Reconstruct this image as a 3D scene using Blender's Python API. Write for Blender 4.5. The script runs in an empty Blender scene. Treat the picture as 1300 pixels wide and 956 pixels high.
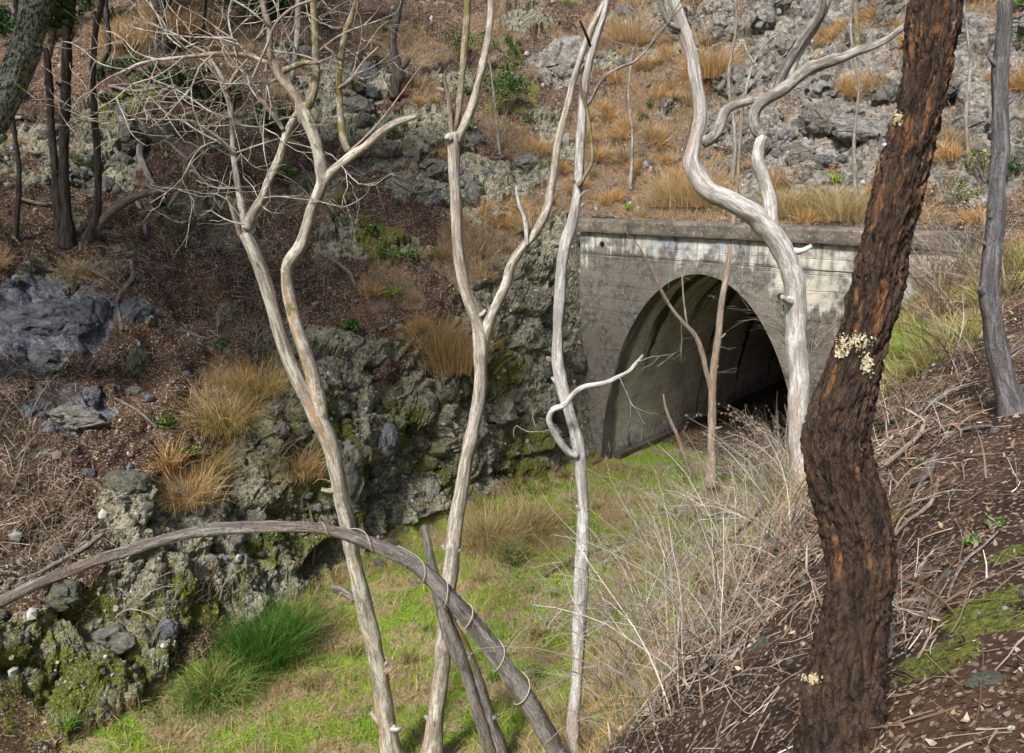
import bpy, math, random
import numpy as np
from mathutils import Vector
from mathutils.bvhtree import BVHTree
random.seed(7); RNG = np.random.default_rng(7)
S = bpy.context.scene; COL = S.collection

# ------------------------------------------------------------------ camera geometry (calibrated on the portal)
F = 1000.0; HOR = 232.0; CX = 650.0; CY = 433.0; CH = 6.5
PIT = math.atan((CY - HOR) / F)
CP, SP = math.cos(PIT), math.sin(PIT)
YAW = math.radians(41.956)
NV = np.array([math.cos(YAW), -math.sin(YAW)]); DV = np.array([math.sin(YAW), math.cos(YAW)])
CA, CU = 7.889, 14.562                       # the camera in (across, along) track coordinates
OX, OY = (NV * (-CA) + DV * CU)
AW, AH = 2.3725, 4.66                        # tunnel half width and height

def ray(px, py):
    u, v = px - CX, py - CY
    return np.array([u, F * CP - v * SP, -(v * CP + F * SP)]) / F
def at(px, py, Y):
    r = ray(px, py); return np.array([0, 0, CH]) + r * (Y / r[1])
def to_au(x, y):
    return (x * NV[0] + y * NV[1]) + CA, CU - (x * DV[0] + y * DV[1])
def to_xy(a, u):
    s = a - CA; t = CU - u
    return s * NV[0] + t * DV[0], s * NV[1] + t * DV[1]
def project(P):
    x = P[:, 0]; y = P[:, 1]; z = P[:, 2] - CH
    dep = y * CP - z * SP; up = z * CP + y * SP
    dep = np.maximum(dep, 1e-3)
    return CX + F * x / dep, CY - F * up / dep, dep

# ------------------------------------------------------------------ noise
def _h(ix, iy, iz, seed):
    with np.errstate(over='ignore'):
        h = (ix.astype(np.int64) * 374761393 + iy.astype(np.int64) * 668265263 + iz.astype(np.int64) * 2147483647 + seed * 974634777) & 0xffffffff
        h = ((h ^ (h >> 13)) * 1274126177) & 0xffffffff
        h = ((h ^ (h >> 15)) * 2246822519) & 0xffffffff
        h = h ^ (h >> 13)
    return (h & 0xffffff).astype(np.float64) / 16777216.0
def vnoise(P, seed=0):
    I = np.floor(P).astype(np.int64); f = P - I; f = f * f * f * (f * (f * 6 - 15) + 10)
    out = 0
    for dx in (0, 1):
        wx = f[:, 0] if dx else 1 - f[:, 0]
        for dy in (0, 1):
            wy = f[:, 1] if dy else 1 - f[:, 1]
            for dz in (0, 1):
                wz = f[:, 2] if dz else 1 - f[:, 2]
                out = out + _h(I[:, 0] + dx, I[:, 1] + dy, I[:, 2] + dz, seed) * wx * wy * wz
    return out * 2 - 1
def fbm(P, octv=4, seed=0, gain=.5):
    s = 0; a = 1; t = 0; Q = P.copy()
    for o in range(octv):
        s = s + a * vnoise(Q, seed + o * 13); t += a; a *= gain; Q = Q * 2.03 + 17.3
    return s / t
def worley(P, seed=0):
    I = np.floor(P).astype(np.int64)
    F1 = np.full(len(P), 9.0); F2 = F1.copy(); ID = np.zeros(len(P)); RV = np.zeros((len(P), 3))
    for dx in (-1, 0, 1):
        for dy in (-1, 0, 1):
            for dz in (-1, 0, 1):
                c = I + np.array([dx, dy, dz])
                j = np.stack([_h(c[:, 0], c[:, 1], c[:, 2], seed + k) for k in (1, 2, 3)], 1)
                d = np.sqrt(((c + j - P) ** 2).sum(1))
                idv = _h(c[:, 0], c[:, 1], c[:, 2], seed + 9)
                near = d < F1
                F2 = np.where(near, F1, np.minimum(F2, d)); ID = np.where(near, idv, ID); RV = np.where(near[:, None], P - c - j, RV); F1 = np.where(near, d, F1)
    return F1, F2, ID, RV
def tiltv(ID): return np.stack([np.mod(ID * q, 1) - .5 for q in (57.31, 91.73, 133.17)], 1)
def sst(x, a, b):
    t = np.clip((x - a) / (b - a), 0, 1); return t * t * (3 - 2 * t)

# ------------------------------------------------------------------ object helpers
def link(o, parent=None):
    COL.objects.link(o)
    if parent is not None: o.parent = parent
    return o
def tag(o, label=None, cat=None, group=None, kind=None):
    if label: o['label'] = label
    if cat: o['category'] = cat
    if group: o['group'] = group
    if kind: o['kind'] = kind
    return o
def empty(name, loc, rz=0.0):
    o = bpy.data.objects.new(name, None); o.empty_display_size = .2
    link(o); o.location = [float(v) for v in loc]; o.rotation_euler = (0, 0, rz); return o
def npmesh(name, V, Fc, mats=(), attrs=None, smooth=True, fmat=None):
    V = np.asarray(V, dtype=np.float32); Fc = np.asarray(Fc, dtype=np.int32)
    me = bpy.data.meshes.new(name); k = Fc.shape[1]
    me.vertices.add(len(V)); me.vertices.foreach_set('co', V.ravel())
    me.loops.add(Fc.size); me.loops.foreach_set('vertex_index', Fc.ravel())
    me.polygons.add(len(Fc)); me.polygons.foreach_set('loop_start', np.arange(0, Fc.size, k, dtype=np.int32))
    me.polygons.foreach_set('loop_total', np.full(len(Fc), k, dtype=np.int32))
    me.polygons.foreach_set('use_smooth', np.full(len(Fc), smooth, dtype=bool))
    if fmat is not None: me.polygons.foreach_set('material_index', np.asarray(fmat, dtype=np.int32))
    for m in mats: me.materials.append(m)
    for an, arr in (attrs or {}).items():
        arr = np.asarray(arr, dtype=np.float32)
        if arr.shape[1] == 3 and an.startswith('v_'):
            at_ = me.attributes.new(an, 'FLOAT_VECTOR', 'POINT'); at_.data.foreach_set('vector', arr.ravel())
        else:
            if arr.shape[1] == 3: arr = np.concatenate([arr, np.ones((len(arr), 1), np.float32)], 1)
            at_ = me.attributes.new(an, 'FLOAT_COLOR', 'POINT'); at_.data.foreach_set('color', arr.ravel())
    me.update(calc_edges=True); return me
def mobj(name, me, parent=None):
    return link(bpy.data.objects.new(name, me), parent)

# ------------------------------------------------------------------ node helpers
class NT:
    def __init__(s, name):
        s.m = bpy.data.materials.new(name); s.m.use_nodes = True; s.t = s.m.node_tree; s.t.nodes.clear()
        s.out = s.t.nodes.new('ShaderNodeOutputMaterial'); s.b = s.t.nodes.new('ShaderNodeBsdfPrincipled')
        s.t.links.new(s.b.outputs[0], s.out.inputs[0])
        s.b.inputs['Specular IOR Level'].default_value = .25
    def n(s, ty, **kw):
        x = s.t.nodes.new('ShaderNode' + ty)
        for k, v in kw.items(): setattr(x, k, v)
        return x
    def put(s, sock, v):
        if hasattr(v, 'is_output'): s.t.links.new(v, sock)
        elif isinstance(v, (tuple, list)): sock.default_value = tuple(v) + ((1,) if len(v) == 3 and len(sock.default_value) == 4 else ())
        else: sock.default_value = v
    def coord(s, k='Object'): return s.n('TexCoord').outputs[k]
    def attr(s, name, o='Color'): return s.n('Attribute', attribute_name=name).outputs[o]
    def sep(s, c):
        x = s.n('SeparateXYZ'); s.put(x.inputs[0], c); return x.outputs
    def comb(s, a, b, c):
        x = s.n('CombineXYZ'); [s.put(x.inputs[i], v) for i, v in enumerate((a, b, c))]; return x.outputs[0]
    def mapv(s, v, sc=(1, 1, 1), loc=(0, 0, 0)):
        x = s.n('Mapping'); s.put(x.inputs[0], v); x.inputs['Scale'].default_value = sc; x.inputs['Location'].default_value = loc; return x.outputs[0]
    def noise(s, v, sc, det=4, ro=.55, col=False, dist=0):
        x = s.n('TexNoise'); s.put(x.inputs['Vector'], v); x.inputs['Scale'].default_value = sc
        x.inputs['Detail'].default_value = det; x.inputs['Roughness'].default_value = ro; x.inputs['Distortion'].default_value = dist
        return x.outputs['Color' if col else 'Fac']
    def vor(s, v, sc, feat='F1', out='Distance', rnd=1):
        x = s.n('TexVoronoi', feature=feat); s.put(x.inputs['Vector'], v); x.inputs['Scale'].default_value = sc
        x.inputs['Randomness'].default_value = rnd; return x.outputs[out]
    def ramp(s, f, stops, interp='LINEAR'):
        x = s.n('ValToRGB'); s.put(x.inputs[0], f); e = x.color_ramp; e.interpolation = interp
        while len(e.elements) < len(stops): e.elements.new(.5)
        for el, (p, c) in zip(e.elements, stops):
            el.position = p; el.color = (c[0], c[1], c[2], 1) if isinstance(c, (tuple, list)) else (c, c, c, 1)
        return x.outputs[0]
    def mix(s, f, a, b, mode='MIX'):
        x = s.n('Mix', data_type='RGBA', blend_type=mode); s.put(x.inputs[0], f); s.put(x.inputs[6], a); s.put(x.inputs[7], b); return x.outputs[2]
    def math(s, op, a, b=0.0, c=0.0, clamp=False):
        x = s.n('Math', operation=op, use_clamp=clamp); s.put(x.inputs[0], a); s.put(x.inputs[1], b); s.put(x.inputs[2], c); return x.outputs[0]
    def rng(s, v, a, b, c=0.0, d=1.0):
        x = s.n('MapRange', interpolation_type='SMOOTHSTEP'); s.put(x.inputs[0], v)
        for i, w in enumerate((a, b, c, d)): s.put(x.inputs[i + 1], w)
        return x.outputs[0]
    def bump(s, h, dist=.02, st=1.0, nrm=None):
        x = s.n('Bump'); s.put(x.inputs['Height'], h); x.inputs['Distance'].default_value = dist; x.inputs['Strength'].default_value = st
        if nrm is not None: s.put(x.inputs['Normal'], nrm)
        return x.outputs[0]
    def done(s, col, rough=.85, nrm=None):
        s.put(s.b.inputs['Base Color'], col); s.put(s.b.inputs['Roughness'], rough)
        if nrm is not None: s.put(s.b.inputs['Normal'], nrm)
        return s.m

# ------------------------------------------------------------------ materials
def mat_ground():
    t = NT('ground'); p = t.coord()
    m1 = t.sep(t.attr('m1')); m2 = t.sep(t.attr('m2'))
    n1 = t.noise(p, 1.3, 5); n2 = t.noise(p, 7, 5, .65); n3 = t.noise(p, 32, 4, .7); n4 = t.noise(p, 95, 3, .7)
    nb = t.math('ADD', t.math('MULTIPLY', n2, .55), t.math('MULTIPLY', n3, .45))
    # soil with flecks of rotted leaf and grit
    soil = t.mix(t.rng(n2, .35, .7), (.024, .0135, .0085), (.075, .042, .025))
    soil = t.mix(t.rng(n1, .45, .62), soil, t.mix(n3, (.060, .030, .018), (.115, .066, .038)))
    v = t.vor(p, 26, out='Color'); vv = t.sep(v)[0]; vd = t.vor(p, 26)
    fl = t.math('MULTIPLY', t.rng(vv, .87, .90), t.rng(vd, .36, .22))
    soil = t.mix(fl, soil, t.mix(t.sep(v)[1], (.30, .24, .18), (.42, .40, .37)))
    v2 = t.vor(p, 60, out='Color')
    soil = t.mix(t.rng(t.sep(v2)[0], .82, .86), soil, t.mix(t.sep(v2)[1], (.16, .10, .07), (.33, .27, .21)))
    # conglomerate: olive brown matrix full of pebbles of several greys
    matx = t.mix(t.rng(n2, .38, .62), (.12, .113, .068), (.31, .29, .19))
    c1 = t.vor(p, 14, out='Color'); d1 = t.vor(p, 14); s1 = t.sep(c1)
    peb = t.ramp(s1[1], [(0, (.12, .12, .115)), (.3, (.25, .24, .21)), (.5, (.15, .17, .20)), (.7, (.33, .31, .27)), (.87, (.40, .38, .36)), (1, (.10, .10, .09))], 'CONSTANT')
    peb = t.mix(t.math('MULTIPLY', n3, .6), peb, (.10, .095, .08))
    pm = t.math('MULTIPLY', t.rng(s1[0], .42, .5), t.rng(d1, .48, .36))
    c2 = t.vor(p, 36, out='Color'); d2 = t.vor(p, 36); s2 = t.sep(c2)
    peb2 = t.ramp(s2[1], [(0, (.10, .10, .09)), (.35, (.24, .225, .19)), (.6, (.17, .185, .19)), (.8, (.36, .34, .30))], 'CONSTANT')
    pm2 = t.math('MULTIPLY', t.rng(s2[0], .35, .45), t.rng(d2, .50, .38))
    rock = t.mix(pm2, matx, peb2); rock = t.mix(pm, rock, peb)
    # pale weathered rock face, bluish basalt
    pale = t.mix(t.rng(n2, .40, .60), (.11, .10, .085), (.33, .31, .275))
    pale = t.mix(t.rng(t.noise(p, 3.2, 5, .6), .5, .68), pale, (.12, .11, .095))
    pale = t.mix(t.math('MULTIPLY', t.rng(t.noise(p, 1.1, 6, .75), .50, .58), .7), pale, t.mix(n3, (.17, .12, .085), (.31, .25, .18)))
    pale = t.mix(t.math('MULTIPLY', pm2, .75), pale, peb2); pale = t.mix(t.math('MULTIPLY', pm, .7), pale, peb)
    blue = t.mix(t.rng(nb, .40, .60), (.07, .075, .092), (.24, .25, .28))
    rock = t.mix(t.rng(m2[2], .3, .7), rock, pale); rock = t.mix(t.rng(m2[1], .3, .7), rock, blue)
    # lichen stipple and moss on the rock
    rock = t.mix(t.math('MULTIPLY', t.rng(t.noise(p, 18, 4, .7), .61, .68), .35), rock, (.38, .39, .34))
    mo = t.math('ADD', m1[1], t.math('MULTIPLY', t.math('SUBTRACT', nb, .5), 2.2))
    mossc = t.mix(t.rng(n3, .35, .65), (.06, .07, .016), (.17, .18, .036))
    # dry straw ground
    dry = t.mix(t.rng(n3, .3, .7), (.07, .048, .031), (.30, .21, .125)); dry = t.mix(t.rng(n1, .4, .6), dry, t.mix(n3, (.08, .055, .040), (.24, .18, .13))); dry = t.mix(fl, dry, (.36, .33, .29))
    green = t.mix(t.rng(n3, .3, .7), (.10, .19, .012), (.27, .40, .035)); green = t.mix(t.rng(t.noise(p, 1.7, 5), .46, .56), green, t.mix(n3, (.24, .19, .09), (.40, .33, .18)))
    rk = t.math('ADD', m1[0], t.math('MULTIPLY', t.math('SUBTRACT', nb, .5), 1.3))
    dk = t.math('ADD', m1[2], t.math('MULTIPLY', t.math('SUBTRACT', nb, .5), 1.3))
    gk = t.math('ADD', m2[0], t.math('MULTIPLY', t.math('SUBTRACT', nb, .5), 1.0))
    c = t.mix(t.rng(dk, .42, .6), soil, dry); c = t.mix(t.rng(rk, .42, .55), c, rock)
    c = t.mix(t.rng(gk, .42, .6), c, green); c = t.mix(t.rng(mo, .5, .72), c, mossc)
    rkf = t.rng(rk, .42, .55)
    h1 = t.math('MULTIPLY', t.math('SUBTRACT', .5, d1), t.math('MULTIPLY', pm, rkf))
    h2 = t.math('MULTIPLY', t.math('SUBTRACT', .5, d2), t.math('MULTIPLY', pm2, rkf))
    b = t.bump(h1, .05, 1); b = t.bump(h2, .02, 1, b)
    b = t.bump(t.math('ADD', n3, t.math('MULTIPLY', n4, .6)), .03, .8, b); b = t.bump(vd, .012, .7, b)
    return t.done(c, .92, b)
def mat_vcol(name, rough=.8, trans=0.0, nz=0.0):
    t = NT(name); c = t.attr('col')
    if nz: c = t.mix(t.math('MULTIPLY', t.noise(t.coord(), 30, 3), nz), c, (.05, .04, .03))
    t.done(c, rough)
    if trans:
        tr = t.n('BsdfTranslucent'); t.put(tr.inputs[0], c); mx = t.n('MixShader'); mx.inputs[0].default_value = trans
        t.t.links.new(t.b.outputs[0], mx.inputs[1]); t.t.links.new(tr.outputs[0], mx.inputs[2]); t.t.links.new(mx.outputs[0], t.out.inputs[0])
    return t.m
def mat_rock(name, c1, c2, c3, lich=.4, moss=0.0, sc=1.0):
    t = NT(name); p = t.coord()
    n1 = t.noise(p, 2.5 * sc, 5, .6); n2 = t.noise(p, 11 * sc, 5, .65); n3 = t.noise(p, 45 * sc, 3, .7)
    c = t.mix(t.rng(n1, .35, .65), c1, c2); c = t.mix(t.rng(n2, .52, .68), c, c3)
    c = t.mix(t.math('MULTIPLY', t.rng(t.noise(p, 16 * sc, 5, .7), .57, .64), lich), c, (.50, .52, .45))
    c = t.mix(t.math('MULTIPLY', t.rng(n3, .4, .7), .35), c, (.06, .055, .05))
    if moss: c = t.mix(t.rng(t.math('ADD', n1, t.math('MULTIPLY', n3, .3)), .78 - moss * .3, .9 - moss * .3), c, (.085, .095, .022))
    w = t.noise(t.mapv(p, (1, 1, 4)), 5 * sc, 4, .6)
    b = t.bump(t.math('ADD', n2, t.math('MULTIPLY', w, .8)), .05, .8); b = t.bump(n3, .012, .8, b)
    return t.done(c, .88, b)
def mat_bark(name, base, light, dark, kind='smooth', orange=(.35, .20, .10), moss=.0, mossc=(.15, .15, .03), lich=.0, zs=(1, 1, .22)):
    t = NT(name); p = t.attr('v_bark', 'Vector'); wd = t.noise(p, 9, 3, .5, True); pw = t.mix(.035, p, wd)
    st = t.mapv(pw, zs); n1 = t.noise(st, 13, 6, .68); n2 = t.noise(t.mapv(pw, (1, 1, .07)), 55, 5, .7); n3 = t.noise(p, 90, 4, .75); nl = t.noise(p, 5.0, 5, .65); n5 = t.noise(t.mapv(pw, (1, 1, .35)), 28, 5, .7)
    c = t.mix(t.rng(n1, .44, .54), base, light); c = t.mix(t.math('MULTIPLY', t.rng(t.noise(t.mapv(pw, (1, 1, .5)), 8.5, 5, .7), .52, .57), .5), c, tuple(.35 * x + .65 * y for x, y in zip(light, dark))); c = t.mix(t.math('MULTIPLY', t.rng(n5, .54, .60), .55), c, tuple(.5 * (x + y) for x, y in zip(base, dark)))
    c = t.mix(t.math('MULTIPLY', t.rng(t.noise(st, 4.1, 5, .66), .55, .60), .6), c, orange)
    c = t.mix(t.math('MULTIPLY', t.rng(n2, .55, .62), .55), c, dark)
    c = t.mix(t.math('MULTIPLY', t.rng(n3, .56, .64), .6), c, dark); c = t.mix(t.math('MULTIPLY', t.rng(n3, .42, .34), .35), c, light)
    if lich:
        l = t.math('MULTIPLY', t.rng(t.noise(p, 17, 5, .72), .60 - lich * .10, .63 - lich * .10), .9)
        c = t.mix(l, c, t.mix(n3, (.34, .38, .32), (.52, .55, .48)))
    if moss: c = t.mix(t.math('MULTIPLY', t.rng(t.math('ADD', nl, t.math('MULTIPLY', n3, .35)), .80 - moss * .26, .88 - moss * .26), .8), c, t.mix(n3, tuple(x * .5 for x in mossc), mossc))
    kd = t.vor(t.mapv(p, (1, 1, .45)), 6); kc = t.sep(t.vor(t.mapv(p, (1, 1, .45)), 6, out='Color'))[0]
    kn = t.math('MULTIPLY', t.rng(kd, .15, .07), t.rng(kc, .55, .6)); c = t.mix(t.math('MULTIPLY', kn, .8), c, dark)
    dd = .013 if kind == 'smooth' else .05
    b = t.bump(n2, dd, 1); b = t.bump(t.math('ADD', n1, n5), dd * 1.3, .9, b); b = t.bump(n3, .006, .8, b)
    return t.done(c, .85, b)
IRON_Z = 0.0
def mat_dark_bark():
    t = NT('iron_bark'); p = t.attr('v_bark', 'Vector')
    st = t.mapv(p, (1, 1, .33)); n1 = t.noise(st, 30, 6, .65, dist=.6); n2 = t.noise(t.mapv(p, (1, 1, .35)), 60, 5, .7); n3 = t.noise(p, 120, 4, .7); nl = t.noise(t.mapv(p, (1, 1, .5)), 13, 6, .68)
    c = t.mix(t.rng(n1, .38, .60), (.024, .0165, .013), (.092, .056, .039)); c = t.mix(t.rng(n2, .5, .7), c, (.135, .088, .062))
    rust = t.mix(t.rng(n2, .35, .6), (.16, .07, .032), (.38, .18, .075))
    up = t.rng(t.math('SUBTRACT', t.sep(p)[2], IRON_Z), 1.0, 3.4, -.02, .05)
    c = t.mix(t.math('MULTIPLY', t.rng(t.math('ADD', nl, up), .56, .62), .7), c, rust)
    l = t.noise(t.mapv(p, (1, 1, .7)), 38, 5, .7, dist=.4)
    c = t.mix(t.math('MULTIPLY', t.rng(t.math('ADD', l, up), .65, .70), .7), c, t.mix(n3, (.30, .25, .11), (.50, .45, .27)))
    c = t.mix(t.math('MULTIPLY', t.rng(n3, .56, .72), .35), c, (.02, .016, .014))
    b = t.bump(n1, .05, .9); b = t.bump(t.math('ADD', n2, t.math('MULTIPLY', n3, .5)), .02, 1, b)
    return t.done(c, .78, b)
def mat_concrete_face():
    t = NT('stained_concrete'); p = t.coord(); x, y, z = t.sep(p)
    n1 = t.noise(p, 1.6, 6, .62); n2 = t.noise(p, 7, 5, .65); n3 = t.noise(p, 35, 4, .7); n4 = t.noise(t.mapv(p, (6.5, 1, .45)), 1, 5, .6)
    wash = t.mix(t.rng(n2, .35, .65), (.075, .070, .062), (.185, .172, .152))
    wash = t.mix(t.rng(n1, .42, .62), wash, t.mix(n3, (.12, .105, .085), (.22, .195, .165)))
    pale = t.mix(t.rng(n2, .3, .7), (.37, .36, .325), (.58, .565, .52)); 
    # pale band below the coping, patchy, reaching lower towards the right end
    low = t.math('ADD', t.math('MULTIPLY', t.math('ADD', t.math('SUBTRACT', n4, .5), t.math('MULTIPLY', t.math('SUBTRACT', n1, .5), 1.3)), 1.7), t.rng(x, .9, 2.4, 0.0, 1.0))
    pm = t.rng(t.math('ADD', z, low), 4.88, 5.22)
    pm = t.math('MULTIPLY', pm, t.rng(t.noise(p, 2.6, 5, .6), .34, .56))
    c = t.mix(pm, wash, pale)
    yel = t.math('MULTIPLY', t.rng(x, .4, 2.2), t.rng(n1, .4, .6)); c = t.mix(t.math('MULTIPLY', yel, t.math('MULTIPLY', pm, .55)), c, (.47, .41, .28))
    # grey drips straight under the coping, bluish runs near the middle
    dr = t.math('MULTIPLY', t.rng(t.noise(t.mapv(p, (8.5, 1, .28)), 1, 5, .65), .50, .60), t.rng(z, 4.35, 5.35))
    c = t.mix(t.math('MULTIPLY', dr, .82), c, t.mix(n3, (.07, .07, .07), (.16, .16, .155)))
    bl = t.math('MULTIPLY', t.math('MULTIPLY', t.rng(t.noise(t.mapv(p, (4, 1, 1.4)), 1.4, 4), .50, .60), t.rng(z, 4.85, 5.15)), t.math('MULTIPLY', t.rng(x, -1.5, -.9), t.rng(x, 1.3, .6)))
    c = t.mix(t.math('MULTIPLY', bl, .7), c, (.30, .36, .44))
    # dark damp stain along the left jamb and mottling
    c = t.mix(t.math('MULTIPLY', t.rng(n3, .52, .7), .5), c, (.06, .055, .048))
    c = t.mix(t.math('MULTIPLY', t.rng(t.noise(p, 14, 5, .7), .56, .66), .55), c, (.30, .28, .24))
    bl1 = t.math('MULTIPLY', t.rng(z, .9, .0), t.rng(n2, .3, .6)); c = t.mix(t.math('MULTIPLY', bl1, .5), c, (.05, .052, .035))
    # board marks and pour lines
    fr = t.math('FRACT', t.math('MULTIPLY', t.math('ADD', z, t.math('MULTIPLY', n1, .06)), 3.4)); ln = t.rng(t.math('ABSOLUTE', t.math('SUBTRACT', fr, .5)), .045, .0)
    br = t.math('MULTIPLY', ln, t.rng(t.noise(p, 2.2, 4, .7), .5, .66)); c = t.mix(t.math('MULTIPLY', br, .3), c, (.05, .045, .04))
    pl = t.rng(t.math('ABSOLUTE', t.math('SUBTRACT', t.math('ADD', z, t.math('MULTIPLY', n1, .05)), 4.93)), .022, .004)
    c = t.mix(t.math('MULTIPLY', pl, .8), c, (.06, .055, .05))
    cr = t.math('MULTIPLY', .0, n1) if True else t.rng(t.vor(t.mapv(t.mix(.12, p, t.noise(p, 3, 3, .5, True)), (1, 1, 1)), .75, 'DISTANCE_TO_EDGE'), .010, .002)
    c = t.mix(t.math('MULTIPLY', cr, t.rng(n1, .45, .6)), c, (.03, .028, .025))
    h = t.math('SUBTRACT', t.math('ADD', t.math('MULTIPLY', n2, .5), t.math('MULTIPLY', n3, .4)), t.math('ADD', t.math('MULTIPLY', ln, .6), t.math('ADD', pl, cr)))
    return t.done(c, .9, t.bump(h, .02, .8))
def mat_coping():
    t = NT('weathered_coping'); p = t.coord(); n1 = t.noise(p, 2, 6, .65); n2 = t.noise(p, 12, 5, .7); n3 = t.noise(p, 50, 4, .7)
    c = t.mix(t.rng(n1, .38, .62), (.085, .075, .062), (.21, .18, .145)); c = t.mix(t.rng(n2, .55, .68), c, (.34, .30, .24)); c = t.mix(t.rng(n2, .42, .32), c, (.06, .055, .045))
    c = t.mix(t.math('MULTIPLY', t.rng(n3, .5, .7), .5), c, (.05, .045, .04))
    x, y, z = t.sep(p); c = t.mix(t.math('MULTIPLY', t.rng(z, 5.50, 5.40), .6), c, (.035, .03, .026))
    return t.done(c, .92, t.bump(t.math('ADD', n2, t.math('MULTIPLY', n3, .6)), .03, .9))
def mat_lining():
    t = NT('tunnel_lining'); p = t.coord(); x, y, z = t.sep(p)
    n1 = t.noise(p, 1.4, 5, .6); n2 = t.noise(p, 9, 5, .65); n3 = t.noise(p, 40, 4, .7)
    c = t.mix(t.rng(n1, .35, .62), (.47, .43, .41), (.70, .66, .64)); c = t.mix(t.math('MULTIPLY', t.rng(n2, .5, .7), .5), c, (.20, .19, .17))
    # water runs down the vault: bands across the tunnel, wavy and broken
    yy = t.math('ADD', y, t.math('ADD', t.math('MULTIPLY', t.math('SUBTRACT', n1, .5), .5), t.math('MULTIPLY', t.math('SUBTRACT', t.noise(t.mapv(p, (1, 1, .8)), 4, 4), .5), .18)))
    run = t.noise(t.comb(yy, t.math('MULTIPLY', z, .05), 0.0), 1.25, 4, .6)
    rm = t.rng(t.math('ADD', run, t.rng(z, 1.2, 4.5, -.03, .09)), .555, .625)
    c = t.mix(t.math('MULTIPLY', rm, .93), c, t.mix(n2, (.016, .016, .012), (.065, .06, .042)))
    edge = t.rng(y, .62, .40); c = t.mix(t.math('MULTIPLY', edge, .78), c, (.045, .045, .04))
    w = t.math('MULTIPLY', t.rng(t.noise(t.comb(yy, t.math('MULTIPLY', z, .1), 3.0), 2.6, 4, .6), .56, .64), t.rng(z, 4.0, 2.0)); c = t.mix(t.math('MULTIPLY', w, .75), c, (.72, .70, .65))
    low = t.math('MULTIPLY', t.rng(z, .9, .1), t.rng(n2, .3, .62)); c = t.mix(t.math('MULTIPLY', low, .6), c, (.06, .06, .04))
    fr = t.math('FRACT', t.math('MULTIPLY', t.math('ADD', z, t.math('MULTIPLY', n1, .04)), 3.8)); ln = t.rng(t.math('ABSOLUTE', t.math('SUBTRACT', fr, .5)), .05, .0)
    c = t.mix(t.math('MULTIPLY', t.math('MULTIPLY', ln, t.rng(n2, .4, .6)), .45), c, (.06, .055, .05))
    c = t.mix(t.math('MULTIPLY', t.rng(n3, .52, .72), .4), c, (.07, .065, .055))
    deep_shade = t.rng(t.math('ADD', t.math('ADD', t.math('MULTIPLY', y, .17), t.math('MULTIPLY', z, .16)), t.math('MULTIPLY', t.math('SUBTRACT', n1, .5), .7)), 1.35, 2.5); c = t.mix(t.math('MULTIPLY', deep_shade, .75), c, (.05, .046, .04))  # inner darkness of the tunnel painted into the lining, growing with depth and height
    h = t.math('SUBTRACT', t.math('ADD', n2, t.math('MULTIPLY', n3, .4)), ln)
    return t.done(c, .85, t.bump(h, .015, .8))
M = {}
M['ground'] = mat_ground(); M['blade'] = mat_vcol('blade', .7, .3); M['leaf'] = mat_vcol('leaf', .6, .25); M['litter'] = mat_vcol('litter', .85); M['stem'] = mat_vcol('stem', .85, 0, .4)
M['stone'] = mat_rock('stone_grey', (.095, .09, .075), (.22, .205, .18), (.13, .12, .10), .3)
M['stone_grey'] = M['stone']
M['stone_pale'] = mat_rock('stone_pale', (.15, .14, .12), (.31, .295, .27), (.10, .09, .075), .4)
M['stone_blue'] = mat_rock('stone_blue', (.075, .08, .095), (.19, .20, .225), (.11, .105, .10), .35)
M['stone_moss'] = mat_rock('stone_moss', (.085, .085, .065), (.20, .20, .165), (.07, .065, .05), .5, .35)
M['white'] = mat_bark('white_bark', (.38, .355, .33), (.68, .66, .63), (.13, .11, .095), orange=(.42, .29, .22))
M['grey'] = mat_bark('grey_limb', (.20, .175, .155), (.42, .40, .37), (.07, .058, .05), orange=(.30, .20, .14), moss=.15)
M['tan'] = mat_bark('tan_bark', (.28, .23, .175), (.60, .555, .48), (.09, .07, .05), orange=(.40, .24, .12), moss=.12, lich=.2)
M['cream'] = mat_bark('cream_bark', (.31, .26, .21), (.62, .57, .50), (.11, .085, .065), orange=(.42, .26, .18), lich=.1)
M['mossy'] = mat_bark('mossy_bark', (.21, .17, .12), (.34, .29, .21), (.08, .06, .04), orange=(.34, .22, .08), moss=.50, mossc=(.20, .18, .035), lich=.3)
M['brown'] = mat_bark('brown_twig_bark', (.26, .20, .155), (.42, .35, .28), (.12, .085, .065), orange=(.36, .21, .12))
M['dead'] = mat_bark('dead_wood', (.20, .17, .15), (.42, .38, .35), (.06, .048, .04), 'rough', orange=(.30, .21, .15), zs=(1, 1, .1))
M['grime'] = mat_bark('dark_trunk_bark', (.06, .05, .046), (.15, .13, .12), (.02, .017, .016), 'rough', orange=(.10, .07, .05), moss=.1)
M['lichenbark'] = mat_bark('lichen_bark', (.045, .042, .042), (.11, .105, .10), (.015, .014, .014), 'rough', orange=(.09, .07, .06), lich=1.2, moss=.2, mossc=(.12, .15, .04))
M['slate'] = mat_bark('slate_bark', (.17, .165, .175), (.34, .33, .34), (.06, .055, .058), 'rough', orange=(.18, .14, .12))
M['iron'] = mat_dark_bark()
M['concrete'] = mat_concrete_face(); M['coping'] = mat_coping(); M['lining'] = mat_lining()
_t = NT('hole_shade'); M['hole'] = _t.done((.012, .010, .009), .9)
_t = NT('slate_slab'); M['slab'] = _t.done(_t.mix(_t.noise(_t.coord(), 12, 4), (.05, .055, .065), (.12, .13, .15)), .7, _t.bump(_t.noise(_t.coord(), 40, 3), .01))
_t = NT('wire'); M['wire'] = _t.done(_t.mix(_t.noise(_t.coord(), 40, 3), (.30, .26, .21), (.48, .43, .37)), .6)
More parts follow.
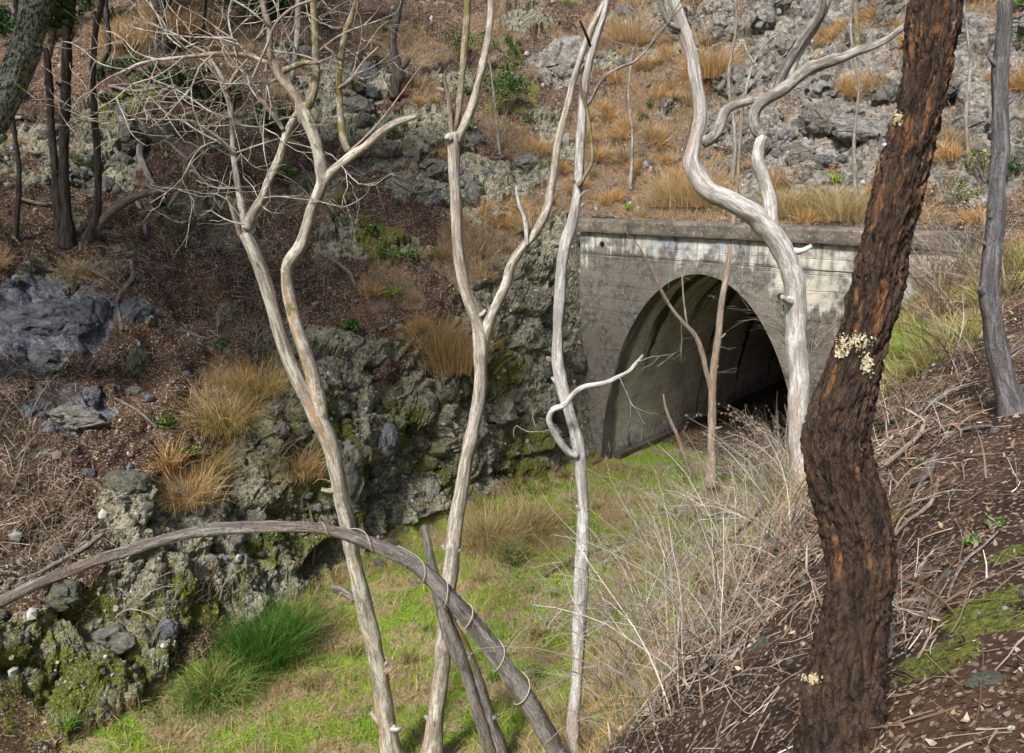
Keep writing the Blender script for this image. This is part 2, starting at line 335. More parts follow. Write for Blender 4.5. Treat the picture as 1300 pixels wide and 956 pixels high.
_t = NT('lichen_frill'); _c = _t.attr('col'); M['lichen'] = _t.done(_c, .9)

# ------------------------------------------------------------------ terrain
AK = np.array([-60, -28, -18, -12, -8.5, -6.5, -5, -4.2, -3.7, -3.3, -3.0, -2.75, -2.45, -1.9, -1.4, 0, 1.8, 2.4, 3.0, 3.7, 4.5, 5.2, 5.7, 6.2, 6.7, 7.2, 7.9, 9, 12, 18, 40.])
FR = [
 (0,  [26, 17.5, 14.5, 11.8, 9.4, 7.9, 6.9, 6.4, 6.05, 5.6, 3.4, .6, .0, 0, 0, 0, .05, .5, 2.0, 3.6, 5.0, 5.6, 5.8, 6.0, 6.2, 6.6, 7.0, 7.7, 9.5, 13, 24]),
 (2,  [25, 16, 13.5, 11.1, 8.6, 7.0, 5.9, 5.25, 4.7, 3.9, 2.4, .6, .05, 0, 0, 0, .05, .4, 1.7, 3.1, 4.4, 5.1, 5.4, 5.6, 5.7, 5.9, 6.2, 6.8, 8.8, 12, 22]),
 (4,  [24, 14.5, 12.3, 10.2, 7.8, 6.3, 5.0, 4.4, 3.9, 3.3, 2.4, 1.1, .15, 0, 0, 0, .0, .15, .8, 1.9, 3.1, 4.1, 4.6, 4.95, 5.2, 5.4, 5.7, 6.3, 8.2, 11, 20]),
 (6,  [23, 13.3, 11, 9.2, 7.1, 5.6, 4.3, 3.7, 3.3, 2.9, 2.2, 1.1, .15, 0, 0, 0, .0, .08, .6, 1.5, 2.8, 3.9, 4.5, 4.9, 5.1, 5.25, 5.5, 6.1, 7.6, 10, 18]),
 (8,  [22, 12.6, 10, 8.1, 6.2, 5.0, 3.9, 3.3, 2.9, 2.5, 1.9, 1.3, .5, .05, 0, 0, .0, .03, .35, 1.05, 2.2, 3.3, 4.0, 4.5, 4.8, 5.0, 5.3, 5.9, 7.4, 10, 18]),
 (10, [22, 12.3, 9.4, 7.5, 5.8, 4.7, 3.75, 3.2, 2.85, 2.55, 2.25, 1.9, 1.4, .55, .1, 0, 0, .0, .2, .7, 1.6, 2.7, 3.45, 4.05, 4.5, 4.9, 5.2, 5.8, 7.2, 10, 18]),
 (12, [22, 12, 9.2, 7.3, 5.9, 4.8, 3.9, 3.35, 3.0, 2.7, 2.4, 2.1, 1.7, 1.1, .45, 0, 0, .0, .2, .8, 1.6, 2.4, 3.1, 3.6, 4.15, 4.7, 5.1, 5.6, 7.2, 10, 18]),
 (15, [22, 12, 9.2, 7.3, 6.0, 4.9, 4.0, 3.45, 3.1, 2.8, 2.5, 2.2, 1.8, 1.2, .6, 0, 0, .0, .15, .7, 1.5, 2.3, 2.9, 3.4, 3.9, 4.4, 4.95, 5.6, 7.2, 10, 18]),
 (40, [22, 12, 9.2, 7.3, 6.0, 4.9, 4.0, 3.45, 3.1, 2.8, 2.5, 2.2, 1.8, 1.2, .6, 0, 0, .0, .15, .7, 1.5, 2.3, 2.9, 3.4, 3.9, 4.4, 4.95, 5.6, 7.2, 10, 18])]
BK = [
 (0,    [26, 17.5, 14.5, 11.8, 9.4, 7.9, 6.9, 6.4, 6.05, 5.7, 5.6, 5.58] + [5.56] * 8 + [5.56, 5.6, 5.75, 5.95, 6.2, 6.6, 7.0, 7.7, 9.5, 13, 24]),
 (-1.3, [26, 18, 15, 12.1, 9.8, 8.3, 7.3, 6.8, 6.5, 6.3, 6.2, 6.1] + [5.9] * 8 + [5.9, 6.0, 6.1, 6.25, 6.5, 6.9, 7.3, 8.0, 9.8, 13.5, 24]),
 (-3,   [27, 19, 16, 12.8, 10.6, 9.3, 8.5, 8.1, 7.9, 7.7, 7.6, 7.5] + [7.2] * 8 + [7.1, 7.1, 7.2, 7.3, 7.5, 7.7, 8.1, 8.8, 10.6, 14.2, 25]),
 (-6.5, [28, 20, 17.5, 14.8, 13.0, 12.2, 11.7, 11.4, 11.3, 11.2, 11.1, 11.0] + [10.9] * 8 + [10.6, 10.5, 10.5, 10.6, 10.8, 11.0, 11.3, 12, 13.5, 17, 27]),
 (-12,  [30, 23, 20.5, 18.2, 17, 16.6, 16.3, 16.2, 16.1, 16, 16, 16] + [15.8] * 8 + [15.5, 15.5, 15.5, 15.6, 15.8, 16, 16.3, 17, 18.5, 21, 30]),
 (-25,  [36, 30, 28, 26, 25, 25, 25] + [25] * 24),
 (-60,  [52, 48, 46] + [44] * 28)]
def table(rows, u0, u1, st=.1):
    ag = np.arange(-60, 40 + st / 2, st); ug = np.arange(u0, u1 + st / 2, st)
    rows = sorted(rows); us = [r[0] for r in rows]
    Zr = np.array([np.interp(ag, AK, r[1]) for r in rows])
    Z = np.empty((len(ug), len(ag)))
    for j in range(len(ag)): Z[:, j] = np.interp(ug, us, Zr[:, j])
    k = np.exp(-np.arange(-5, 6) ** 2 / (2 * 1.5 ** 2)); k /= k.sum()
    Zp = np.pad(Z, ((5, 5), (5, 5)), 'edge')
    Zp = sum(k[i] * Zp[:, i:i + Z.shape[1]] for i in range(11)); ku = np.exp(-np.arange(-5, 6) ** 2 / (2 * 3.0 ** 2)); ku /= ku.sum()
    Zp = sum(ku[i] * Zp[i:i + Z.shape[0]] for i in range(11))
    return u0, st, Zp
TF = table(FR, 0, 40); TB = table(BK, -60, 0)
def H(a, u):
    a = np.asarray(a, float); u = np.asarray(u, float)
    def samp(T, uu):
        u0, st, Z = T
        x = np.clip((a + 60) / st, 0, Z.shape[1] - 1.001); y = np.clip((uu - u0) / st, 0, Z.shape[0] - 1.001)
        i = x.astype(int); j = y.astype(int); fx = x - i; fy = y - j
        return (Z[j, i] * (1 - fx) + Z[j, i + 1] * fx) * (1 - fy) + (Z[j + 1, i] * (1 - fx) + Z[j + 1, i + 1] * fx) * fy
    return np.where(u > -.3, samp(TF, np.maximum(u, 0)), samp(TB, np.minimum(u, 0)))
def seg(*s):
    out = []
    for a, b, st in s: out.append(np.arange(a, b - st * .3, st))
    out.append([s[-1][1]]); return np.concatenate(out)
def grid(al, ul):
    A, U = np.meshgrid(al, ul); a = A.ravel(); u = U.ravel(); x, y = to_xy(a, u)
    nA = len(al); nU = len(ul)
    i = np.arange(nA - 1)[None, :] + (np.arange(nU - 1) * nA)[:, None]; i = i.ravel()
    Q = np.stack([i, i + nA, i + nA + 1, i + 1], 1)      # seen from above: u decreasing is away from camera
    ca = (a[Q[:, 0]] + a[Q[:, 3]]) / 2; cu = (u[Q[:, 0]] + u[Q[:, 1]]) / 2
    keep = ~((cu < -.25) & (cu > -.36) & (ca > -3.05) & (ca < 4.62))
    return a, u, x, y, Q[keep], nA, nU
# coarse surface for finding where the photo's patches lie
a, u, x, y, Q, _, _ = grid(seg((-60, -14, .6), (-14, 9, .2), (9, 40, 1)), seg((-60, -14, 1), (-14, -.35, .25), (-.35, -.25, .1), (-.25, 16, .2), (16, 40, 1)))
V0 = np.stack([x, y, H(a, u)], 1)
BV0 = BVHTree.FromPolygons(V0.tolist(), Q.tolist())
def cast(bv, px, py):
    r = Vector(ray(px, py)).normalized(); h = bv.ray_cast(Vector((0, 0, CH)), r)
    return np.array(h[0]) if h[0] is not None else None
BL = {'rock': [(420,560,100),(560,560,100),(480,640,110),(650,560,80),(700,500,60),(600,610,70),(345,650,70),(350,710,70),(120,810,95),(290,740,50),(440,480,50),
      (455,110,55),(480,150,45),(540,230,50),(600,235,55),(655,225,40),(715,85,50),(700,150,40),(715,195,30),(520,190,30),(700,430,50),(600,480,40),
      (1000,60,150),(1050,150,150),(930,150,60),(960,225,60),(1130,120,140),(1120,60,130),(1250,90,130),(1010,205,90),(1240,200,90),(920,60,60),(1100,210,80),(130,165,60),(50,180,45),(110,225,55),(660,30,35),(400,120,35),(430,300,40)],
 'pale': [(1000,60,150),(1050,150,150),(1120,60,160),(1250,90,160),(1010,205,110),(1240,200,100),(920,60,60),(1100,210,80),(715,85,60)],
 'blue': [(60,410,80),(120,400,45),(45,460,40),(85,525,50),(180,400,25),(30,390,50)],
 'moss': [(60,860,80),(180,850,60),(240,760,50),(100,770,50),(420,560,60),(560,600,60),(680,600,50),(640,480,50),(390,700,50),(590,590,35),(430,600,70),(520,540,70),(350,600,40),(620,640,30),(1260,775,75),(1200,840,55),(1290,700,45),(340,680,40),(160,140,45),(100,720,30),(20,830,50),(130,790,40),(660,130,45),(590,520,45),(480,300,40),(440,640,35),(680,560,40)],
 'dry': [(640,40,60),(760,60,70),(800,30,70),(820,130,90),(780,200,80),(860,250,70),(905,90,55),(740,250,60),(640,300,80),(600,330,60),(700,340,60),(565,440,50),(500,370,55),(900,272,50),(1050,255,45),(990,265,35),(225,25,55),(160,60,50),(600,675,50),(230,620,55),(280,500,60),(560,190,40),(650,180,50),(500,60,60),(540,120,40),(680,220,50),(1100,250,60),(760,150,60),(850,60,50),(300,60,50),(700,260,50)],
 'green': [(1150,450,60),(1120,470,50)]}
BLW = {}
for k, L in BL.items():
    r_ = []
    for px, py, rp in L:
        p = cast(BV0, px, py)
        if p is not None: r_.append((p, rp * np.linalg.norm(p - [0, 0, CH]) / F))
    BLW[k] = r_
def blob(k, P, wob):
    w = np.zeros(len(P))
    for c, r in BLW[k]:
        d = np.sqrt(((P - c) ** 2).sum(1)) / r + wob * 1.0
        w = np.maximum(w, 1 - sst(d, .55, 1.15))
    return w
al = seg((-60, -26, 1.0), (-26, -15, .17), (-15, -4.4, .055), (-4.4, -3.6, .022), (-3.6, -2.6, .010), (-2.6, -2.1, .022), (-2.1, 2.2, .045), (2.2, 5, .045), (5, 8.6, .023), (8.6, 11, .12), (11, 40, 1.0))
ul = seg((-60, -16, 1.2), (-16, -9, .16), (-9, -.35, .06), (-.35, -.25, .1), (-.25, 7, .045), (7, 12.9, .028), (12.9, 16, .12), (16, 40, 1.2))
a, u, x, y, Q, nA, nU = grid(al, ul)
wa = .55 * fbm(np.stack([u * .8, a * .25, 0 * a], 1), 4, 940, .6) * sst(u, .5, 2.2) * (a < 4); a2 = a + wa
z = H(a2, u); P = np.stack([x, y, z], 1)
e = .12
ha = (H(a + e, u) - H(a - e, u)) / (2 * e); up_ = np.where((u > -.3) & (u < e), 0, e)
hu = (H(a, u + e) - H(a, u - up_)) / (e + up_ + 1e-9); hu = np.where((u <= -.3) & (u > -.5), 0, hu)
N = np.stack([-ha * NV[0] + hu * DV[0], -ha * NV[1] + hu * DV[1], np.ones_like(ha)], 1); N /= np.linalg.norm(N, axis=1)[:, None]
wob = fbm(P * 1.1, 5, 5, .6)
floor_m = sst(a2, -2.75, -2.3) * (1 - sst(a, 2.3, 3.0)) * (u > -.3); floor_m = np.where(z < .35, floor_m, 0)
steep = 1 - sst(N[:, 2] + wob * .12, .5, .72)
left = (a < -1.0)
rock = np.maximum(steep * left, blob('rock', P, wob)); rock = np.maximum(rock, (a < -3.6) * sst(fbm(P * np.array([.5, .5, .9]), 4, 515), .14, .34) * .95); rock = rock * (1 - floor_m)
mn = fbm(P * 2.3, 4, 55); moss = blob('moss', P, wob + mn * .8) * (.55 + .45 * sst(mn, -.2, .2)); moss = np.maximum(moss, (a < -3) * sst(fbm(P * .9, 4, 58), .15, .45) * .42); dry = blob('dry', P, wob); green = blob('green', P, wob); blue = blob('blue', P, wob); pale = blob('pale', P, wob)
nearc = np.sqrt(x ** 2 + y ** 2 + (z - CH) ** 2)
hump = sst(a, 3.5, 4.6) * sst(u, 3.5, 6)
# back hill is drier, far left darker soil with some dry grass
back = (u < -.3) & (a > -4)
dry = np.maximum(dry, np.where(back, .45 + .5 * wob, 0)); dry = np.maximum(dry, np.where(a < -12, .25 + .9 * wob, 0))
bank = ((a > 2.2) & (a < 6) & (u > -.3) & (u < 5)) | ((a > 2.2) & (a < 4.9) & (u >= 5)); green = np.maximum(green, np.where(bank, .6 + wob * .8, 0)); green = np.maximum(green, np.where((u >= 5) & (a < 4.6) & (a > 2), .75 + wob * .6, 0)); dry = np.maximum(dry, np.where(bank, .7, 0))
green = np.maximum(green, floor_m * (.80 + .35 * wob)); dry = np.maximum(dry, floor_m)
rock = np.maximum(rock, blue * .95); dry = dry * (1 - rock * .6)
P3 = P.copy()
big = fbm(P3 * .75, 3, 21); med = fbm(P3 * 2.6, 4, 31); fin = fbm(P3 * 11, 3, 41)
d = (1 - floor_m) * (1 - hump * .75) * (.16 * big + .06 * med) + .013 * fin + floor_m * (.04 * fbm(P3 * 1.4, 3, 77))
sel = rock > .05; R = P3[sel]; W = R + .10 * np.stack([fbm(R * 3, 2, s) for s in (1, 2, 3)], 1)
f1, f2, idb, rb = worley(W * np.array([1.0, 1.0, 1.35]), 100); g1, g2, idg, rg_ = worley(W * np.array([2.9, 2.9, 3.8]), 200); c1, c2, idc, rc = worley(W * 8.0, 300)
psel = pale[sel]
rd = .40 * (idb - .45) + .55 * (rb * tiltv(idb)).sum(1) - .10 * (1 - sst(f2 - f1, .0, .10))
rm = .08 * (idg - .45) + .17 * (rg_ * tiltv(idg)).sum(1) - .03 * (1 - sst(g2 - g1, 0, .10))
rs_ = .018 * (idc - .5) + .035 * (rc * tiltv(idc)).sum(1) + .022 * np.clip(.5 - c1, 0, 1) * (idc > .5)
rd = rd * (1 - .1 * psel) + rm * (1 - .1 * psel) + rs_ * (1 - .2 * psel) + psel * .14 * fbm(np.stack([W[:, 0] * 1.2 + W[:, 2] * 2, W[:, 1] * 1.2, W[:, 2] * 4], 1), 3, 66)
rd = rd * (.8 + .2 * sst(steep[sel], .1, .9)); rd += .10 * fbm(W * 1.6, 4, 61) + .03 * fbm(W * 9, 3, 62)
d[sel] += rd * sst(rock[sel], .1, .8) * (1 - .6 * blue[sel]) * np.where(nearc[sel] < 6, .3, 1)
# near the portal wall the ground stays tame
pw = (np.abs(a - .8) < 4.3); d = np.where(pw, d * sst(np.abs(u + .3), .05, 1.3), d)
tame = (a > -3.2) & (a < -2.3) & (u > -.3) & (u < .6); d = np.where(tame, np.minimum(d, .0), d)
# loosened soil steps on the left slope
d += (1 - rock) * (1 - floor_m) * (1 - hump) * (a < -2) * (.26 * np.abs(fbm(P3 * np.array([1.3, 1.3, 2.6]), 4, 91)) + .08 * fbm(P3 * 4.5, 3, 92))
PT = P + N * d[:, None]
pk = pale * sst(fbm(P * .8, 4, 606), .10, .32); rock = rock * (1 - .5 * pk); dry = np.maximum(dry, pk * .7)
m1 = np.stack([rock, moss, dry], 1); m2 = np.stack([green, blue, pale], 1)
g = npmesh('ground', PT, Q, [M['ground']], {'m1': m1, 'm2': m2}); g.polygons.foreach_set('use_smooth', ~((rock[Q].mean(1) > .45) & (blue[Q].mean(1) < .4)))
tag(mobj('ground', g), kind='structure')
_tf = [(*to_xy(a_, u_), .03) for a_, u_ in ((-AW, -.2), (AW, -.2), (AW, -30), (-AW, -30))] + [(*to_xy(a_, -.05), z_) for a_, z_ in ((-3.1, 4.7), (5.3, 4.7), (5.3, 5.6), (-3.1, 5.6))]
_tw = [(*to_xy(a_, -.05), z_) for a_, z_ in ((-3.1, 0), (-AW, 0), (-AW, 4.7), (-3.1, 4.7), (AW, 0), (5.3, 0), (5.3, 4.7), (AW, 4.7))]
_o = len(PT); VL = PT.tolist() + _tf + _tw; BV = BVHTree.FromPolygons(VL, Q.tolist() + [[_o, _o + 1, _o + 2, _o + 3], [_o + 4, _o + 5, _o + 6, _o + 7], [_o + 8, _o + 9, _o + 10, _o + 11], [_o + 12, _o + 13, _o + 14, _o + 15]]); del VL
def hit(px, py):
    # first meeting of the view ray with the ground; a ray that meets the portal wall is dropped to the ground before it
    q = cast(BV, px, py)
    if q is None: q = at(px, py, 12.0)
    a_, u_ = to_au(q[0], q[1])
    if abs(u_ + .05) < .06 and -3.15 < a_ < 5.35:
        x_, y_ = to_xy(a_, .12); h_ = BV.ray_cast(Vector((x_, y_, 40.0)), Vector((0, 0, -1))); q = np.array(h_[0])
    return q
def drop(x, y, z0=40.0):
    h = BV.ray_cast(Vector((x, y, z0)), Vector((0, 0, -1)))
    return (np.array(h[0]), np.array(h[1])) if h[0] is not None else (np.array([x, y, 0.]), np.array([0, 0, 1.]))
# face data for scattering
QA, QB, QC, QD = PT[Q[:, 0]], PT[Q[:, 1]], PT[Q[:, 2]], PT[Q[:, 3]]
FN = np.cross(QC - QA, QD - QB); FAR = np.linalg.norm(FN, axis=1) / 2; FN /= (FAR[:, None] * 2 + 1e-12); FN *= np.where(FN[:, 2:3] < 0, -1, 1)
FC = (QA + QC) / 2; fpx, fpy, fdep = project(FC)
VIS = (fpx > -160) & (fpx < 1460) & (fpy > -120) & (fpy < 1080) & (fdep > .8) & (FC[:, 1] > .5) & (fdep < 60)
fm = lambda arr: arr[Q].mean(1)
fr_, fmo, fdr, fgr, fbl, fpa, ffl, fhu = map(fm, (rock, moss, dry, green, blue, pale, floor_m, hump)); fa = a[Q].mean(1); fu = u[Q].mean(1)
def scatter(n, w):
    pr = np.clip(w, 0, None) * FAR * VIS; pr /= pr.sum(); idx = RNG.choice(len(pr), n, p=pr)
    s = RNG.random(n)[:, None]; t = RNG.random(n)[:, None]
    p = (QA[idx] * (1 - s) + QD[idx] * s) * (1 - t) + (QB[idx] * (1 - s) + QC[idx] * s) * t
    return p, FN[idx], idx

# ------------------------------------------------------------------ generators of blades, leaves, twigs
def unit(v): return v / (np.linalg.norm(v, axis=-1, keepdims=True) + 1e-12)
def pal(cols, n, jit=.18):
    c = np.array(cols)[RNG.integers(0, len(cols), n)]; return np.clip(c * (1 + RNG.normal(0, jit, (n, 1))), .004, .9)
def blades(p, n, L, w, col, lean=.6, droop=.5, segs=3, dirv=None):
    """curved tapering blades; returns V, quads, col"""
    k = len(p); L = np.broadcast_to(L, (k,)); w = np.broadcast_to(w, (k,))
    up = unit(np.array([0, 0, 1.]) * .75 + n * .25)
    th = RNG.random(k) * 2 * np.pi; hd = np.stack([np.cos(th), np.sin(th), 0 * th], 1)
    if dirv is not None: hd = unit(hd * .5 + dirv)
    ln = np.abs(RNG.normal(0, lean, k))[:, None]
    d0 = unit(up + hd * ln); side = unit(np.cross(d0, RNG.normal(0, 1, (k, 3))))
    Vs = []; Cs = []; pos = p - d0 * .01; dcur = d0
    dr = (RNG.random(k)[:, None] * droop + droop * .4)
    for i in range(segs + 1):
        f = i / segs; ww = (w * (1 - f) ** .7 * .5 + w * .04)[:, None]
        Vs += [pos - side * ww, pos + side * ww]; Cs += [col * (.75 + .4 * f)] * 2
        pos = pos + dcur * (L / segs)[:, None]; dcur = unit(dcur + (hd * .5 - np.array([0, 0, .9])) * dr * (1. / segs) * 1.3)
    m = 2 * (segs + 1); V = np.stack(Vs, 1).reshape(-1, 3); C = np.stack(Cs, 1).reshape(-1, 3)
    b = (np.arange(k) * m)[:, None]
    fq = np.array([[2 * i, 2 * i + 1, 2 * i + 3, 2 * i + 2] for i in range(segs)])
    return V, (b[:, :, None] + fq[None]).reshape(-1, 4), C
def leaves(p, n, L, w, col, tilt=.5, curl=.25):
    k = len(p); L = np.broadcast_to(L, (k,))[:, None]; w = np.broadcast_to(w, (k,))[:, None]
    nn = unit(n + RNG.normal(0, tilt, (k, 3))); t = unit(np.cross(nn, RNG.normal(0, 1, (k, 3)))); s = np.cross(nn, t)
    c = curl * L * RNG.random((k, 1)); p = p + n * .006
    V = np.stack([p - t * L * .5 + nn * c, p - t * L * .12 - s * w * .5 + nn * c * .25, p - t * L * .12 + s * w * .5 + nn * c * .25, p + t * L * .2 - s * w * .42, p + t * L * .2 + s * w * .42, p + t * L * .5 + nn * c * 1.2], 1).reshape(-1, 3)
    b = (np.arange(k) * 6)[:, None]; fq = np.array([[0, 1, 2, 0], [1, 3, 4, 2], [3, 5, 4, 3]])
    tri = np.array([[0, 1, 2], [1, 3, 4], [1, 4, 2], [3, 5, 4]])
    return V, (b[:, :, None] + tri[None]).reshape(-1, 3), np.repeat(col, 6, axis=0)
def rods(p, dv, L, r, col, bend=.15, segs=3, sides=4, taper=.4):
    """thin bent rods starting at p"""
    k = len(p); L = np.broadcast_to(L, (k,)); r = np.broadcast_to(r, (k,)); dv = unit(dv)
    s1 = unit(np.cross(dv, RNG.normal(0, 1, (k, 3)))); Vs = []
    pos = p; d = dv
    for i in range(segs + 1):
        rr = (r * (1 - (1 - taper) * i / segs))[:, None]; a_ = unit(np.cross(d, np.cross(s1, d))); b_ = np.cross(d, a_)
        for j in range(sides):
            th = 2 * np.pi * j / sides; Vs.append(pos + (a_ * math.cos(th) + b_ * math.sin(th)) * rr)
        pos = pos + d * (L / segs)[:, None]; d = unit(d + RNG.normal(0, bend, (k, 3)))
    m = sides * (segs + 1); V = np.stack(Vs, 1).reshape(-1, 3); b = (np.arange(k) * m)[:, None]; fq = []
    for i in range(segs):
        for j in range(sides): j2 = (j + 1) % sides; fq.append([i * sides + j, i * sides + j2, (i + 1) * sides + j2, (i + 1) * sides + j])
    return V, (b[:, :, None] + np.array(fq)[None]).reshape(-1, 4), np.repeat(col, m, axis=0)
def joinm(parts):
    V = []; Fq = []; C = []; o = 0
    for v, f, c in parts: V.append(v); Fq.append(f + o); C.append(c); o += len(v)
    return np.concatenate(V), np.concatenate(Fq), np.concatenate(C)
def stuff(name, V, Fq, C, mat, label, cat):
    o = mobj(name, npmesh(name, V, Fq, [mat], {'col': C}, smooth=False)); tag(o, label, cat, kind='stuff'); return o

ORG_ = [(.56, .34, .12), (.62, .42, .18)]
STRAW = [(.42, .30, .15), (.50, .37, .20), (.34, .23, .11), (.44, .27, .12), (.30, .22, .14), (.55, .44, .28)]
GREYS = [(.19, .145, .105), (.30, .25, .20), (.10, .075, .055), (.48, .43, .37), (.15, .095, .06)]
LIT = [(.12, .072, .04), (.19, .13, .08), (.065, .04, .025), (.32, .25, .18), (.13, .07, .036), (.34, .285, .225), (.085, .053, .034), (.045, .029, .02), (.06, .038, .024)]
GRN = [(.09, .25, .015), (.17, .36, .025), (.24, .44, .035), (.34, .46, .06), (.06, .16, .02)]
near_w = 1 / np.clip(fdep, 2.2, 14)
# --- short grass of the track bed
p, n, ix = scatter(95000, ffl * sst(fgr, .3, .7) + .75 * sst(fgr, .45, .8) * (fr_ < .5) + .05 * ffl)
patch = fbm(p * 1.5, 3, 501); c = pal(GRN, len(p)); ds = patch + RNG.normal(0, .15, len(p)) > .04; c[ds] = pal(STRAW + [(.34, .34, .12)], ds.sum())
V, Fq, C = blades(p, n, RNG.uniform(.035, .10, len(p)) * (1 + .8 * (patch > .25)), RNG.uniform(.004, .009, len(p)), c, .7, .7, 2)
stuff('grass', V, Fq, C, M['blade'], 'short bright green grass with straw coloured patches covering the cutting floor', 'grass')
# --- dry grass across the slopes
p, n, ix = scatter(100000, sst(fdr, .35, .8) * (1 - ffl) * (1 - .8 * sst(fr_, .3, .7)) + .55 * ffl)
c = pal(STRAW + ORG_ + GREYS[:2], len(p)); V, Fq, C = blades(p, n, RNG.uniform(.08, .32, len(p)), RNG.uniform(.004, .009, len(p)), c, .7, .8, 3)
stuff('dry_grass', V, Fq, C, M['blade'], 'thin dry straw coloured grass spread over the rocky slopes', 'dry grass')
# heaps of shed twigs and bark
pile = np.zeros(len(FC))
for (px, py, rp) in [(1150,560,80),(1180,500,50),(1040,700,50),(980,740,80),(900,800,70),(1165,740,40),(1150,800,45),(950,800,60),(1240,400,60),(870,840,60),(1000,690,50),(1150,640,30),(40,500,60),(20,620,60),(150,330,60),(300,330,60),(300,430,60),(60,660,60),(260,270,60),(1250,340,60)]:
    q_ = hit(px, py)
    if q_ is not None: rr = rp * np.linalg.norm(q_ - [0, 0, CH]) / F; pile = np.maximum(pile, 1 - sst(np.sqrt(((FC - q_) ** 2).sum(1)) / rr, .5, 1.3))
# --- leaf litter
fsoil = (1 - sst(fr_, .35, .8)) * (1 - ffl * .93) * (1 - .85 * sst(fgr, .4, .8))
p, n, ix = scatter(90000, (fsoil * (.10 + 1.2 * sst(fm(med) + .5 * fm(wob), -.05, .4)) * (1 - .15 * fdr) * (1 - .5 * fhu) + pile * 1.6 * (1 - sst(fmo, .4, .7))) * near_w + .06 * near_w)
c = pal(LIT, len(p), .22); L = RNG.uniform(.025, .07, len(p)) * RNG.uniform(.7, 1.25, len(p)) * np.clip(fdep[ix] / 5, .65, 1); V, Fq, C = leaves(p, n, L, L * RNG.uniform(.2, .5, len(p)), c, .35, .35)
stuff('leaf_litter', V, Fq, C, M['litter'], 'brown and grey fallen gum leaves scattered over the soil slopes', 'leaf litter')
# --- twigs
p, n, ix = scatter(42000, (fsoil * .16 * (1 - .6 * fhu) + pile * (1.1 - .45 * fhu)) * near_w * (1 - .5 * ffl) * (1 - .9 * sst(fmo, .4, .8)))
k = len(p); dv = unit(np.cross(n, RNG.normal(0, 1, (k, 3))) + n * RNG.uniform(-.02, .35, (k, 1)))
L = RNG.uniform(.05, .30, k) * (1 + .6 * pile[ix]); V, Fq, C = rods(p + n * (.01 + .05 * RNG.random((k, 1)) * pile[ix][:, None]) - dv * L[:, None] * .5, dv, L, RNG.uniform(.0014, .0046, k), pal(GREYS + [(.30, .20, .14)], k), .16, 3, 3)
stuff('twig_litter', V, Fq, C, M['litter'], 'tangle of fine grey fallen twigs heaped over both banks', 'twigs')
# --- strips of shed bark
p, n, ix = scatter(1300, (fsoil * .05 + pile) * near_w * (fa > 2) * sst(fdep, 2.5, 4.5))
k = len(p); t_ = unit(np.cross(n, RNG.normal(0, 1, (k, 3)))); c = pal([(.22, .165, .125), (.30, .25, .21), (.15, .10, .07), (.22, .115, .07)], k)
V, Fq, C = blades(p + n * .03 - t_ * .1, n, RNG.uniform(.12, .38, k), RNG.uniform(.008, .020, k), c, 2.2, .9, 5)
stuff('bark_strips', V, Fq, C, M['litter'], 'curled strips of shed brown bark lying among the twigs', 'bark')
# --- gravel
def ico(sub=1):
    import bmesh
    bm = bmesh.new(); bmesh.ops.create_icosphere(bm, subdivisions=sub, radius=1); v = np.array([q.co[:] for q in bm.verts]); f = np.array([[w.index for w in q.verts] for q in bm.faces]); bm.free(); return v, f
iv, jf = ico(1)
p, n, ix = scatter(30000, (fsoil * (fa < 2) * .8 + .9 * sst(fr_, .3, .8) * (fa < 3) + .8 * back.reshape(-1)[Q].mean(1) + .1) * (1 - ffl * .9))
k = len(p); sz = (RNG.pareto(2.3, k) * .013 + .010).clip(0, .09)
V = (iv[None] * (1 + RNG.normal(0, .16, (k, len(iv), 1))) * RNG.uniform(.55, 1.1, (k, 1, 3)) * sz[:, None, None] + p[:, None] + n[:, None] * (sz * .25)[:, None, None]).reshape(-1, 3)
Fq = ((np.arange(k) * len(iv))[:, None, None] + jf[None]).reshape(-1, 3)
stuff('gravel', V, Fq, np.repeat(pal([(.15, .14, .13), (.24, .23, .22), (.09, .085, .08), (.40, .385, .36), (.13, .15, .19), (.19, .15, .11)], k), len(iv), axis=0), M['stem'], 'loose grey gravel and chips strewn over the slopes', 'gravel')
p, n, ix = scatter(26000, sst(fr_, .4, .8) * (fa < -1) * (1 - sst(fbl, .3, .6)) * (fdep < 30))
k = len(p); sz = (RNG.pareto(2.6, k) * .013 + .012).clip(0, .06); n = unit(n + RNG.normal(0, .25, (k, 3)))
V = (iv[None] * (1 + RNG.normal(0, .22, (k, len(iv), 1))) * RNG.uniform(.5, 1.1, (k, 1, 3)) * sz[:, None, None] + p[:, None] + n[:, None] * (sz * .15)[:, None, None]).reshape(-1, 3)
Fq = ((np.arange(k) * len(iv))[:, None, None] + jf[None]).reshape(-1, 3)
stuff('pebbles', V, Fq, np.repeat(pal([(.14, .135, .10), (.22, .21, .16), (.08, .08, .06), (.38, .37, .33), (.17, .175, .18), (.14, .12, .07), (.09, .10, .04), (.07, .06, .04)], k), len(iv), axis=0), M['stem'], 'grey and olive pebbles sticking out of the conglomerate rock', 'pebbles')
# --- moss cushions, low herbs
p, n, ix = scatter(60000, sst(fmo, .4, .8) * near_w * near_w * 3 + .02 * sst(fmo, .3, .7))
V, Fq, C = blades(p, n, RNG.uniform(.006, .020, len(p)) * np.clip(fdep[ix] / 4, 1, 3), RNG.uniform(.004, .008, len(p)) * np.clip(fdep[ix] / 4, 1, 2), pal([(.10, .12, .015), (.17, .19, .025), (.06, .085, .015), (.24, .24, .04)], len(p)), .9, .5, 1)
stuff('moss', V, Fq, C, M['blade'], 'yellow green moss cushions on rock and shaded bank', 'moss')

